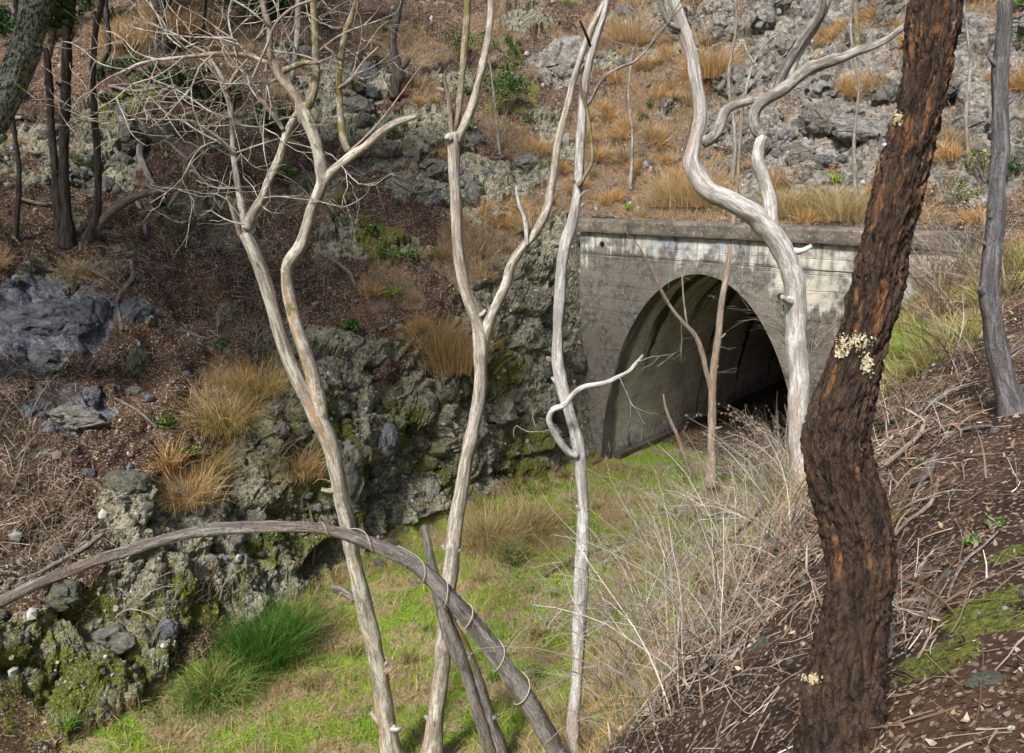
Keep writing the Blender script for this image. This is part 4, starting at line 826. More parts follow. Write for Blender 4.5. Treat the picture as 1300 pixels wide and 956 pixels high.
TI, bI, YI = tree('sapling', 'thin brown dead sapling standing upright in front of the dark tunnel mouth', 'sapling',
  P2('902,602,6 904,570,6 904,543,5.6 905,494,5.6 906,467,5.4 911,430,5 917,384,4.6 925,335,4 930,290,3.4 935,250,2.8 938,200,2.4 941,150,1.8 944,118,1.2'),
  [(P2('904,500,4 898,475,3.6 885,430,3.4 865,407,3 850,388,2.6 838,366,2.4 831,348,1.8 820,330,1.4 811,312,1.1'), 'brown', (0, -.4)),
   (P2('938,200,1.6 942,150,1.6 948,110,1.8 957,80,1.5 972,55,1.2 992,40,.9'), 'grey', (0, .1)),
   (P2('957,80,1.2 948,64,1.2 944,52,.9'), 'grey', (0, .1)),
   (P2('872,412,1.6 868,380,1.4 866,350,1.2'), 'grey', (0, -.1))],
  'brown', segn=12, root=(902, 625), kind_twig='grey',
  twigs=[(866,352,-.3,.2,.8,.45,.005,4,2),(866,407,-.2,-.1,-.9,.9,.005,4,2),(838,368,-.35,.3,.7,.6,.004,4,1),(831,348,-.35,-.3,.8,.5,.004,3,1),(917,384,0,-.8,.1,.4,.004,2,1),(908,440,0,.8,.3,.4,.004,2,1),(811,312,-.4,-.6,.6,.5,.004,3,1),(905,470,-.1,.8,-.3,.5,.004,2,1)])
tree('dead_stick', 'bare reddish stick poking out of the grass just inside the tunnel mouth', 'stick',
  P2('876,598,2.8 861,556,2.6 852,536,2.6 846,520,2.4 842,501,1.8'), [], 'brown', segn=8)
# snapped stump between the first two trunks and the mossy post behind it
tree('broken_sapling', 'dead splintered grey sapling leaning left beside the foot of the forked tree', 'dead sapling',
  P2('640,975,12 618,910,12 602,864,11.5 582,830,10.5 565,790,9.5 555,756,8.5 549,725,7 543,692,6 538,668,5'), [], 'dead', segn=14, dY=(0, .25))
tree('mossy_post', 'leaning brown stump dotted with green lichen under the arching branch', 'stump',
  P2('642,970,8 618,905,8 601,850,8 587,815,7.5 575,795,7 566,773,5'), [], 'mossy', segn=14)
# the arching branch in front
ft = hit(722, 985); Yb = ft[1]
RS[0] = .90
JN = P2('722,985,14 690,925,14 668,888,14 646,853,13.5 621,818,12.5 591,782,12 561,750,11.5 530,720,10.5 490,698,9.5 442,679,8.6 400,670,7.8 350,668,7.8 300,669,8.2 262,673,9.6 240,677,8.2 180,694,7.8 120,712,8 60,735,8 0,765,8 -60,800,8 -140,850,8')
pj, rj = nodes3(JN, Yb, (0, -.6)); basej = np.array(ft); oj = empty('arching_branch', ft); tag(oj, 'long dead grey branch arching low across the foreground from the left edge to the grass', 'branch')
mobj('trunk', tube_mesh('trunk', [tube([pj[0] + (pj[0] - pj[1]) * .5 - basej] + [q - basej for q in pj], [rj[0]] + rj, 24, None, .07, seed=44)], M['dead']), oj)
bp, br = nodes3(P2('556,748,6 570,790,7 585,830,8 603,890,8.5 625,965,9'), Yb, (-.20, .05)); mobj('branch', tube_mesh('branch', [tube([q - basej for q in bp], br, 14, None, .07, seed=45)], M['dead']), oj)
bp, br = nodes3(P2('259,672,5 255,666,4 252,661,2'), Yb - .40); mobj('branch', tube_mesh('branch', [tube([q - basej for q in bp], br, 10, None, .05, seed=46)], M['dead']), oj)
Cj, Rj = crom(pj, rj, .01); Tj = unit(np.gradient(Cj, axis=0)); sx, sy, _ = project(Cj)
i0 = int(np.argmin(np.abs(sx - 668))); i1 = int(np.argmin(np.abs(sx - 396))); lo, hi = min(i0, i1), max(i0, i1); idx = np.arange(lo, hi); Lc = np.cumsum(np.linalg.norm(np.diff(Cj[lo:hi + 1], axis=0), axis=1)); hel = []
for q, l in zip(idx[::3], Lc[::3]):
    t = Tj[q]; s1 = unit(np.cross(t, [0, .1, 1.])); s2 = np.cross(t, s1); ang = (l + .07 * math.sin(l * 5.3) + .04 * math.sin(l * 13)) / .36 * 2 * np.pi; hel.append(Cj[q] + (s1 * math.cos(ang) + s2 * math.sin(ang)) * (Rj[q] * 1.10 + .008 + .006 * math.sin(l * 7)))
w0 = np.array(hel[0]); wo = empty('vine', w0); tag(wo, 'thin pale dried vine wound in loops around the arching grey branch', 'vine')
mobj('stem', tube_mesh('stem', [tube([q - w0 for q in hel], np.linspace(.0048, .003, len(hel)), 6, .02, 0, seed=4)], M['wire']), wo)
# lichen-barked trunk at the top left, dark thin trunks behind it
def foliage_cloud(clumps, n_per, L, cols, base):
    Pp = []; Nn = []
    for (c, r) in clumps:
        d_ = RNG.normal(0, 1, (n_per, 3)); d_ = unit(d_) * (RNG.random((n_per, 1)) ** .45); Pp.append(np.array(c) + d_ * np.array(r)); Nn.append(unit(d_ + np.array([0, 0, .5])))
    p = np.concatenate(Pp) - base; n = np.concatenate(Nn); k = len(p); LL = L * RNG.uniform(.6, 1.3, k)
    return leaves(p, n, LL, LL * RNG.uniform(.28, .45, k), pal(cols, k, .25), .7, .2)
EUC = [(.055, .085, .022), (.075, .11, .03), (.04, .065, .02), (.10, .13, .035)]
def crown(o, base, c, spread, nc, n_per=380, L=.13):
    cl = []; tb = []
    for i in range(nc):
        q = np.array(c) + RNG.normal(0, 1, 3) * np.array(spread); r = RNG.uniform(.35, .8); cl.append((q, (r, r, r * .65)))
        st = np.array(c) - np.array([0, 0, spread[2] * 1.5]); tb.append(tube([st - base, (st * .5 + q * .5) + RNG.normal(0, .15, 3) - base, q - base], [.035, .022, .008], 6, .12, .03, seed=i % 50))
    mobj('limbs', tube_mesh('limbs', tb, M['grime']), o)
    V, Fq, C = foliage_cloud(cl, n_per, L, EUC, base); mobj('foliage', npmesh('foliage', V, Fq, [M['leaf']], {'col': C}, smooth=False), o)
o, b, y0 = tree('leaning_trunk', 'thick dark trunk crusted with pale blue green lichen leaning across the upper left corner', 'tree',
  P2('-150,440,30 -110,340,26 -60,252,24 -22,180,20 8,122,20 31,68,20 53,0,20 70,-45,20 110,-150,20 150,-260,16'), [], 'lichenbark', segn=40, root=(-20, 560), flare=1.1)
crown(o, b, at(240, -330, y0), (1.5, 1.4, .8), 22)
BT = [('86,298,8 85,270,7 81,220,6.8 81,170,6.6 84,110,6.5 86,51,6.5 90,0,6.5 94,-60,6 98,-160,5', (92,312), 'upright dark trunk, the taller of the close pair at the upper left', 1),
      ('78,300,6.5 74,262,6 70,222,5.5 66,180,5 63,120,5 60,72,4.6 58,62,3.5', (82,314), 'dark trunk snapped off short beside the taller dark trunk at the upper left', 0),
      ('116,298,7 123,272,5.5 125,237,5 124,190,4.6 120,142,4.4 118,85,4 122,34,3.8 130,0,3.6 136,-60,3.4 140,-150,3', (113,308), 'wavy thin grey trunk rising behind the curved fallen branch', 1),
      ('128,92,3 131,78,3.4 138,62,3.8 137,40,3.6 134,0,3.6 130,-70,3.4 128,-150,3', (128,96), 'thin pole like stem half way up the shaded slope behind the wavy grey trunk', 1),
      ('174,44,5 172,24,4.8 169,0,4.6 166,-60,4 160,-150,3.5', (175,50), 'thin dark trunk on the far slope, just left of the straw coloured patch', 1),
      ('201,60,6 199,30,5 199,0,5 200,-60,4.5 200,-150,4', (201,64), 'dark trunk of the touching pair at the far straw patch, its left stem', 1),
      ('209,60,5 207,30,4.6 207,0,4.5 210,-60,4 212,-150,3.5', (210,64), 'dark trunk of the touching pair at the far straw patch, its right stem', 1)]
for s, root, lab, cr in BT:
    brs = [(P2('64,72,2.4 68,50,2.4 71,20,2.2 70,-10,1.8'), None, (0, 0))] if 'snapped' in lab else []
    o, b, y0 = tree('dark_tree', lab, 'tree', P2(s), brs, 'grime', segn=14, root=root, group='dark thin trees on the upper left slope', flare=1.3, dY=(0, 0))
    if cr: n_ = P2(s)[-1]; crown(o, b, at(n_[0], n_[1] - 90, y0), (1.7, 1.5, .9), 20, 320, .14)
# overhead crown tree standing outside the left edge, shading the near left slope
o, b, y0 = tree('dark_tree', 'dark trunk standing just beyond the shaded left slope', 'tree', P2('-210,520,12 -205,400,11 -200,200,10 -190,0,9 -180,-200,8'), [], 'grime', segn=14, root=(-210, 560), group='dark thin trees on the upper left slope')
crown(o, b, at(-180, -260, y0), (1.8, 1.6, 1.0), 26)
for px_, py_, lab_ in ((-330, 420, 'dark trunk outside the left edge, further up the slope'), (-120, 330, 'dark trunk outside the left edge above the blue boulders')):  # unseen trees, added for deeper shade on the upper left
    o, b, y0 = tree('dark_tree', lab_, 'tree', P2('%d,%d,9 %d,%d,8 %d,%d,7 %d,%d,6' % (px_, py_ - 30, px_ + 5, 150, px_, -80, px_ + 10, -330)), [], 'grime', segn=12, root=(px_, py_), group='dark thin trees on the upper left slope')
    crown(o, b, at(px_ + 20, -400, y0), (2.2, 2.0, 1.0), 30)
o, b, y0 = tree('dark_tree', 'tall dark trunk standing outside the frame beyond the left end of the arching branch', 'tree', P2('-2350,300,50 -2345,-500,44 -2335,-1200,38 -2330,-1900,30'), [], 'grime', segn=14, root=(-2350, 350), group='dark thin trees on the upper left slope')  # unseen tree, added so its crown shades the lower left
crown(o, b, at(-2200, -2000, y0), (2.2, 2.6, 1.0), 40, 560)
RS[0] = 1.0
for s_, r_, l_ in (('930,225,2.6 933,170,2.4 925,100,2 935,30,1.8 930,-30,1.4', (930, 230), 'slim bare sapling rising behind the white tree bend to the top of the picture'),
                   ('1086,245,2.4 1084,180,2.2 1090,110,1.8 1080,40,1.6 1086,-30,1.2', (1086, 250), 'slim bare sapling just left of the massive trunk on the pale slope'),
                   ('1232,215,2.6 1226,150,2.4 1232,80,2 1224,10,1.6 1228,-30,1.2', (1232, 220), 'slim grey sapling on the rocks between the massive trunk and the slender tree'),
                   ('800,235,2 803,180,1.8 798,120,1.6 804,60,1.2', (800, 240), 'thin bare sapling in the straw grass above the portal'),
                   ('634,190,2 630,150,1.8 626,110,1.5 622,80,1.1', (634, 194), 'thin pale dead stem beside the dark green shrub at the forked tree'),
                   ('262,262,2.6 258,200,2.4 264,140,2.2 256,70,1.8 262,0,1.6 258,-40,1.4', (262, 266), 'slim dark sapling behind the twiggy left side of the pale twin stemmed tree'),
                   ('20,300,3 24,220,2.8 16,140,2.4 22,60,2 18,-30,1.8', (20, 305), 'slim dark sapling at the left edge behind the lichened leaning trunk')):
    tree('bare_sapling', l_, 'sapling', P2(s_), [], 'grime' if 'dark sap' in l_ else 'grey', segn=8, root=r_, sink=.1)
# hooked dark trunk in the upper middle
tree('hooked_trunk', 'short dark trunk with a swollen knee at its foot growing from the grey rocks', 'tree',
  P2('503,112,8 505,100,9.5 505,90,8 501,72,5.5 498,50,5 503,27,4.6 507,0,4.6 511,-45,4.4 515,-120,3.5'), [], 'grime', segn=16, root=(503, 116), flare=.8)
tree('fallen_limb', 'curved bare brown limb arching out of the ground on the upper left slope', 'fallen limb',
  P2('117,302,5.5 124,288,5.6 135,274,5.6 150,262,5.6 165,253,5.4 180,247,5.2 197,242,5 212,240,4.8 228,239,4.8 236,226,4.4 238,208,3.8 245,198,3.2 255,190,2.6 264,183,1.8'),
  [(P2('228,239,3.2 222,250,3 214,262,2.4'), None, (0, -.1))], 'dead', segn=12, root=(117, 306))
# ghostly lichen-covered dead branch on the left slope
tree('lichened_branch', 'small fallen branch pale with grey green lichen drooping over the left slope', 'fallen branch',
  P2('256,338,4 259,348,4.5 262,360,4.5 266,374,4.2'),
  [(P2('266,374,3.4 252,384,2.8 240,392,2.5 234,404,2.3 236,424,2 240,445,1.5'), None, (0, -.3)), (P2('266,374,3 282,394,2.6 300,412,2.2 326,428,1.8 352,452,1.2'), None, (0, -.4)), (P2('266,374,2.6 279,372,2.4 288,388,2.2 292,404,1.6'), None, (0, -.3)),
   (P2('252,384,2 254,410,1.8 258,440,1.4 262,456,1'), None, (0, -.3)), (P2('240,392,2 228,400,1.8 214,406,1.2'), None, (-.1, -.3)), (P2('300,412,1.6 310,404,1.5 322,396,1'), None, (-.2, -.4))],
  'lichenbark' if False else 'white', segn=8, root=(256, 332), kind_twig='dead',
  twigs=[(236,424,-.2,-.2,-.8,.6,.006,4,2),(258,440,-.2,.1,-.8,.5,.005,3,2),(292,404,-.2,.3,-.7,.5,.005,4,2),(326,428,-.3,.4,-.6,.5,.005,4,2),(252,384,-.1,-.6,-.3,.6,.006,4,2),(282,394,-.2,.2,-.9,.7,.006,4,2)], sink=.05)
# lichen rosettes on the ironbark
def lichen(px, py, w, h, n, cols, r=.010, exact=None):
    x_ = RNG.normal(0, .42, n) * w; y_ = RNG.normal(0, .42, n) * h; gx = px + x_; gy = py + y_
    # nearest point of the trunk surface along each ray
    bt = BVHTree.FromPolygons([(v.co + TG.location)[:] for v in TGm.vertices], [tuple(q.vertices) for q in TGm.polygons]) if not hasattr(lichen, 'b') else lichen.b
    lichen.b = bt; Pp = []; Nn = []
    for q in zip(gx, gy):
        hh = bt.ray_cast(Vector((0, 0, CH)), Vector(ray(*q)).normalized())
        if hh[0] is not None: Pp.append(hh[0][:]); Nn.append(hh[1][:] if hh[1].y < 0 else (-hh[1])[:])
    Pp = np.array(Pp) - bG; Nn = np.array(Nn); k = len(Pp); L = r * .42 * RNG.uniform(.5, 1.6, k)
    V, Fq, C = leaves(Pp + Nn * .003, Nn, L * 1.5, L * 1.4, pal(cols, k, .2), .22, .12)
    mobj('lichen', npmesh('lichen', V, Fq, [M['lichen']], {'col': C}, smooth=False), TG)
TGm = [c for c in bpy.data.objects if c.parent == TG and c.name.startswith('trunk')][0].data
CRM = [(.42, .35, .19), (.52, .47, .32), (.34, .25, .12), (.42, .43, .34)]
lichen(1084, 434, 21, 9, 1100, CRM, .0065); lichen(1100, 461, 8, 12, 330, CRM); lichen(1069, 448, 8, 7, 150, CRM); lichen(1139, 151, 7, 9, 160, CRM, .007); lichen(1030, 860, 16, 6, 360, CRM, .007)

# ------------------------------------------------------------------ boulders and stones
iv4, jf4 = ico(5); iv3, jf3 = ico(3)
def stone_mesh(name, seed, mat, sub=4, jag=.30):
    v, f = (iv4, jf4) if sub > 3 else (iv3, jf3); q = v * 1.0
    f1, f2, idn, rv = worley(v * 1.5 + seed * 5.1, 40 + seed); d_ = 1 + jag * .6 * (idn - .5) + jag * 1.1 * (rv * tiltv(idn)).sum(1) - .05 * (1 - sst(f2 - f1, 0, .12)) + .16 * fbm(v * 1.8 + seed, 3, seed) + .05 * fbm(v * 7 + seed, 3, seed + 3)
    return npmesh(name, v * d_[:, None], f, [mat], smooth=False)
def boulder(px, py, wp, hp, mat, label, name='boulder', group=None, rot=None, sink=.3, deep=.8, cat='rock'):
    p = hit(px, py); dep = p[1] * CP - (p[2] - CH) * SP; SEED[0] += 1
    o = mobj(name, stone_mesh(name, SEED[0] % 37, M[mat])); w, h = wp * dep / F, hp * dep / F
    n = drop(p[0], p[1])[1]; o.location = (p - n * min(w, h) * sink).tolist(); o.scale = (w, (w + h) / 2 * deep, h); o.rotation_euler = (random.uniform(-.2, .2), random.uniform(-.15, .15) if rot is None else rot, random.uniform(-.4, .4))
    return tag(o, label, cat, group)
for a_ in [(62,412,62,36,'stone_blue','large blue grey boulder at the left edge of the slope, biggest of the blue rocks'),
           (120,402,24,30,'stone_blue','upright blue grey rock slab against the right flank of the big blue boulder'),
           (50,452,34,20,'stone_blue','blue grey rock wedged under the big blue boulder'),
           (178,398,20,18,'stone_blue','isolated blue grey rock with a pale cap on bare soil'),
           (174,464,13,26,'stone_moss','narrow upright rock greenish with lichen in bare brown soil'),
           (84,527,48,15,'stone_pale','flat pale grey rock plate lying on the brown soil'),
           (170,496,10,6,'stone_pale','small pale stone just below the upright greenish rock'),
           (60,575,8,6,'stone_pale','small pale stone on soil under the flat rock plate'),
           (146,603,8,6,'stone_pale','small pale stone beside the dark hollow in the left soil'),
           (160,612,30,18,'stone_moss','squat dark mossy rock jutting from the left soil slope'),
           (605,248,14,17,'stone_grey','blocky grey rock with a sharp lit edge between the forked tree and the cliff'),
           (605,178,13,9,'stone_blue','bluish rock beside the knot of the forked tree'),
           (622,219,7,6,'stone_blue','small round bluish stone set in the dark ledge'),
           (716,78,28,34,'stone_pale','big pale speckled rock outcrop on the upper slope behind the forked tree'),
           (674,205,24,18,'stone_grey','grey crumbling rock under the straw grass between two trees'),
           (452,135,26,16,'stone_grey','grey rock beside the dead tree top below the hooked trunk'),
           (462,98,22,16,'stone_moss','lichened rock ledge at the hooked trunk'),
           (492,190,20,14,'stone_grey','dark grey rock under the broken limb of the dead tree'),
           (745,188,8,6,'stone_blue','small blue grey stone by the mossy stem of the kinked tree'),
           (820,185,7,5,'stone_blue','blue grey stone in the straw grass above the coping'),
           (1045,205,14,8,'stone_blue','blue grey stone above the grass line right of the white tree'),
           (1018,200,18,14,'stone_grey','rounded brownish rock above the coping beside the white tree limb'),
           (1073,193,8,8,'stone_grey','small grey stone on the pale rock slope near the dark trunk'),
           (1020,118,26,18,'stone_pale','pale angular rock under the forked grey limb'),
           (1228,40,34,26,'stone_pale','pale rock outcrop between the massive trunk and the slender tree'),
           (1240,150,28,20,'stone_pale','bright weathered rock ledge beside the slender grey tree'),
           (1090,165,34,16,'stone_pale','broad pale rock plate left of the massive dark trunk'),
           (725,545,12,10,'stone_grey','grey block wedged behind the kinked tree by the portal corner'),
           (735,462,13,16,'stone_grey','rounded grey stone held in the cliff beside the portal edge'),
           (396,805,9,7,'stone_pale','pale stone on the grass beside the green tussock'),
           (527,742,7,6,'stone_pale','pale stone on green grass behind the broken sapling'),
           (497,688,10,7,'stone_grey','grey stone at the foot of the cliff near the pale twin stemmed tree'),
           (480,715,9,8,'stone_grey','angular grey stone on the grass edge beneath the cliff'),
           (1256,862,30,11,'stone_moss','flat greenish white rock in the moss of the near bank'),
           (1252,598,6,5,'stone_pale','small white stone on the bare brown near bank'),
           (965,822,12,16,'stone_moss','yellow green mossed stone at the foot of the massive trunk'),
           (130,818,44,22,'stone_grey','slanting grey rock slab low on the left cliff'),
           (210,800,20,15,'stone_blue','blue tinted rock beside the green tussock under the arching branch'),
           (75,760,30,18,'stone_moss','mossy rock under the left end of the arching branch'),
           (495,560,14,26,'stone_blue','smooth blue grey rock face standing in the middle of the mossy cliff'),
           (440,600,30,44,'stone_grey','tall smooth grey rock panel in the cliff behind the twin stemmed tree')]:
    boulder(*a_)
boulder(1262,548,5,9,'stone_pale','small white stone stuck upright in the soil below the slender tree')
# loose stones: copies of five shapes
prot = [stone_mesh('loose_stone', 60 + i, M[m_], 3) for i, m_ in enumerate(('stone_pale', 'stone_blue', 'stone_grey', 'stone_pale', 'stone_moss'))]
def many(name, meshes, pts, nrm, sc, label, cat, group, tilt=.3, sink=0.0, upf=.3):
    for q, n_, s in zip(pts, nrm, sc):
        o = bpy.data.objects.new(name, meshes[random.randrange(len(meshes))]); COL.objects.link(o); o.location = (q - n_ * s * sink).tolist()
        d_ = (Vector(n_.tolist()) * upf + Vector((random.gauss(0, tilt) * .3, random.gauss(0, tilt) * .3, 1 - upf))).normalized(); e_ = d_.to_track_quat('Z', 'Y'); e_ = e_ @ __import__('mathutils').Quaternion((0, 0, 1), random.uniform(0, 6.28))
        o.rotation_mode = 'QUATERNION'; o.rotation_quaternion = e_; f_ = (s * random.uniform(.8, 1.2), s * random.uniform(.8, 1.2), s * random.uniform(.7, 1.1)) if name == 'loose_stone' else (s, s, s * random.uniform(.9, 1.15)); o.scale = f_
        tag(o, label, cat, group)
def pick(n, w):
    p, nn, ix = scatter(n, w); return p, nn
p, n = pick(170, (fa < -3.4) * (1 - ffl) * (fu > 2) * (1 - fdr * .6) * near_w); many('loose_stone', prot, p, n, RNG.uniform(.03, .085, 170), 'loose angular grey stone lying on the brown soil of the left slope', 'stone', 'loose stones on the left slope', sink=.25)
p, n = pick(110, (fu < -.6) * (fa > -4) * (fdep < 32)); many('loose_stone', prot[:3], p, n, RNG.uniform(.04, .13, 110), 'angular grey stone on the dry hillside above the tunnel portal', 'stone', 'loose stones above the portal', sink=.25)
p, n = pick(60, fhu * (fdep < 9) * (1 - .5 * fmo)); many('loose_stone', prot[:1] + prot[2:3], p, n, RNG.uniform(.012, .03, 60), 'small pale stone on the brown soil of the near right bank', 'stone', 'small stones on the near bank', sink=.2)
p, n = pick(60, (fa < -2.2) * (fa > -3.6) * (fu > .5)); many('loose_stone', prot, p, n, RNG.uniform(.05, .13, 60), 'rough stone sticking out of the mossy conglomerate cliff', 'stone', 'stones set in the cliff', sink=.35)

pr2 = [stone_mesh('half_buried_rock', 80 + i, M[m_], 4, .5) for i, m_ in enumerate(('stone_pale', 'stone_grey', 'stone_pale', 'stone_grey'))]; pr3 = [stone_mesh('half_buried_rock', 90 + i, M[m_], 4, .5) for i, m_ in enumerate(('stone_grey', 'stone_moss', 'stone_blue', 'stone_grey'))]
p, n = pick(85, sst(fpa, .4, .9) * (fdep < 34)); many('half_buried_rock', pr2, p, n, RNG.uniform(.12, .42, 85), 'rugged pale grey rock half buried in the upper right slope', 'rock', 'half buried rocks of the pale slope', tilt=.8, sink=.45, upf=.8)
p, n = pick(80, sst(fr_, .4, .9) * (1 - sst(fpa, .2, .6)) * (N[:, 2][Q].mean(1) > .6) * (fa < -3) * (fdep < 34)); many('half_buried_rock', pr3, p, n, RNG.uniform(.10, .36, 80), 'dark lichened rock half buried in the left hillside', 'rock', 'half buried rocks of the left hillside', tilt=.8, sink=.45, upf=.8)
# ------------------------------------------------------------------ tussocks
def tussock_mesh(name, n, r, L, w, cols, lean=.55, droop=.9, segs=5):
    q = RNG.normal(0, r * .45, (n, 3)); q[:, 2] = 0; dv_ = unit(q + RNG.normal(0, .05, (n, 3))) * (np.linalg.norm(q, axis=1, keepdims=True) / r)
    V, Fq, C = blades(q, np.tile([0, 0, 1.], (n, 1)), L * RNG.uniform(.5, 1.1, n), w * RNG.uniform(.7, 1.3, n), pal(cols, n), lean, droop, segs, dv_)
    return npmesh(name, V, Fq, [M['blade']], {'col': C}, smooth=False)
DRY = [(.50, .35, .16), (.58, .43, .22), (.42, .27, .11), (.46, .32, .18), (.36, .26, .15), (.55, .45, .28)]
ORG = [(.58, .34, .11), (.66, .43, .17), (.46, .26, .09), (.54, .38, .20), (.34, .24, .14)]
OLV = [(.30, .27, .09), (.40, .33, .14), (.24, .23, .07), (.46, .38, .20), (.20, .24, .06)]
DKG = [(.035, .12, .012), (.055, .17, .018), (.085, .22, .025), (.025, .085, .012), (.13, .22, .03)]
OLV_ = [(.30, .27, .09), (.24, .23, .07)]; GRY = [(.30, .24, .17), (.38, .31, .22), (.22, .17, .12), (.46, .38, .26)]; md = [tussock_mesh('dry_tussock', n_, r_, L_, .007, c_, le, dr) for n_, r_, L_, c_, le, dr in ((260, .16, .42, DRY, .5, .9), (200, .20, .30, GRY, .9, 1.5), (320, .22, .50, DRY + GRY, .4, .6), (180, .12, .26, GRY + OLV_, .8, 1.2), (300, .26, .34, DRY, 1.0, 1.6))]; mo_ = [tussock_mesh('dry_tussock', 260, .15, .40, .008, ORG) for _ in range(3)]; ml = [tussock_mesh('grass_tussock', 240, .14, .32, .008, OLV) for _ in range(3)]
mg = [tussock_mesh('grass_tussock', 140, .08, .22, .008, DKG + GRN) for _ in range(2)]
dryw = sst(fdr, .4, .8) * (1 - ffl)
p, n = pick(150, dryw * (fu < -.5) * (fa > -5) * (fdep < 34)); many('dry_tussock', md + mo_ + mo_, p, n, RNG.uniform(.5, 1.5, 150), 'tawny dry grass tussock on the hillside above the tunnel portal', 'grass tussock', 'dry tussocks above the portal', sink=.02)
p, n = pick(62, dryw * (fu > .3) * (fa < -2.8) * (fa > -14)); many('dry_tussock', md + mo_, p, n, RNG.uniform(.4, 1.2, 62), 'straw coloured dry grass tussock on the cutting side left of the portal', 'grass tussock', 'dry tussocks left of the portal', sink=.02)
p, n = pick(60, (fa > 2.5) * (fa < 6) * (fu > -.2) * (fu < 6)); many('grass_tussock', ml, p, n, RNG.uniform(.9, 1.8, 60), 'olive and straw grass tussock on the bank right of the tunnel mouth', 'grass tussock', 'tussocks on the right bank', sink=.02)
p, n = pick(46, ffl * (fu > .5)); many('grass_tussock', mg + ml[:1], p, n, RNG.uniform(.5, 1.0, 46), 'small green grass tuft on the floor of the cutting', 'grass tuft', 'green tufts on the cutting floor', sink=.02)
p, n = pick(60, (fa < -6) * (fdep < 40)); many('grass_tussock', ml + md, p, n, RNG.uniform(.6, 1.4, 60), 'faded grass tussock in the shade of the upper left slope', 'grass tussock', 'tussocks in the upper left shade', sink=.02)
def one_tussock(px, py, hpx, cols, label, n=700, spread=.5, droop=.9, w=.007, lean=.5):
    q = hit(px, py); dep = q[1] * CP - (q[2] - CH) * SP; h = hpx * dep / F; me = tussock_mesh('grass_tussock', n, h * spread, h * 1.35, w, cols, lean, droop, 6)
    o = mobj('grass_tussock', me); o.location = q.tolist(); o.rotation_euler[2] = random.uniform(0, 6); return tag(o, label, 'grass tussock')
one_tussock(332, 838, 58, DKG, 'large lush dark green tussock at the cliff foot, taller of the two green clumps', 2000, .75, .9, .007, .35)
one_tussock(272, 880, 40, DKG + [(.24, .30, .06), (.36, .34, .10), (.42, .34, .17)], 'ragged green tussock with yellowing tips, lower of the two big green clumps', 1700, 1.0, 1.5, .007, .6)
one_tussock(305, 862, 34, DKG + DRY[:3], 'scruffy green and straw clump between the two big green tussocks', 600, 1.1, 1.7, .006, .9)
one_tussock(376, 815, 55, DKG + OLV, 'thin green grass clump beside the largest green tussock', 700, .5, .9, .006)
one_tussock(575, 470, 62, DRY + ORG, 'tall golden dry tussock above the mossy cliff, left of the forked tree', 1300, .55, .7)
one_tussock(545, 445, 45, DRY + ORG, 'golden dry tussock just uphill of the tallest golden one', 800, .6, .7)
one_tussock(240, 640, 46, ORG + DRY, 'orange brown dry tussock on the left slope above the arching branch', 900, .6, .9)
one_tussock(262, 600, 40, ORG + OLV, 'dry brown tussock with olive blades beside the mossy left rocks', 700, .6, .9)
one_tussock(285, 545, 60, ORG + OLV, 'hanging dry brown grass on the left slope beside the pale twin stemmed tree', 900, .7, 1.4)
one_tussock(330, 500, 52, ORG + OLV, 'ragged dry brown grass right behind the pale twin stems', 700, .7, 1.3)
one_tussock(380, 605, 40, ORG + DRY, 'drooping orange grass over the mossy rock edge', 600, .6, 1.3)
one_tussock(622, 690, 46, DRY + OLV, 'mop of arching straw grass at the cliff foot by the forked tree', 1400, .9, 1.4)
one_tussock(672, 672, 40, DRY + OLV, 'straw and olive grass mop between the forked and kinked trees', 1100, .9, 1.3)
one_tussock(650, 712, 26, DKG + OLV, 'dark green grass patch in front of the straw mops', 500, .8, .9)
one_tussock(905, 100, 44, ORG, 'bright orange dry tussock on the slope beside the white tree top', 1000, .55, .8, .008)
one_tussock(890, 262, 48, DRY + ORG, 'golden tussock on the coping edge beneath the bent white trunk', 1000, .6, .8)
one_tussock(850, 262, 42, DRY, 'pale golden tussock above the arch crown left of the bent white trunk', 800, .6, .8)
one_tussock(1045, 272, 38, DRY + OLV, 'straw tussock on the coping right of the white tree', 900, .7, .9)
one_tussock(1000, 275, 36, DRY + OLV, 'olive straw tussock on the coping between the white limbs', 800, .7, .9)
one_tussock(1075, 280, 40, DRY + OLV, 'leafy straw tussock on the coping left of the massive trunk', 800, .7, .9)
one_tussock(1158, 470, 44, OLV + GRN, 'olive green grass clump on the bank just right of the massive trunk', 1300, 1.0, .9)
one_tussock(1195, 450, 38, OLV + GRN, 'yellow green grass clump higher on the bank right of the massive trunk', 1100, 1.0, .9)
one_tussock(1125, 500, 36, OLV + GRN, 'green grass clump tight against the right side of the massive trunk', 900, .9, .9)
one_tussock(1120, 668, 26, OLV + ORG, 'little olive grass tuft at the right flank of the massive trunk', 260, .4, .7, .005)
one_tussock(800, 52, 40, ORG + DRY, 'tawny tussock at the top of the slope above the portal', 700, .7, .9)
one_tussock(225, 48, 36, ORG + DRY, 'pale golden grass mound on the far hillside between dark trunks', 900, 1.2, .9, .012)
one_tussock(160, 60, 30, ORG + DRY, 'dull golden grass on the far hillside left of the touching dark trunks', 700, 1.3, .9, .012)

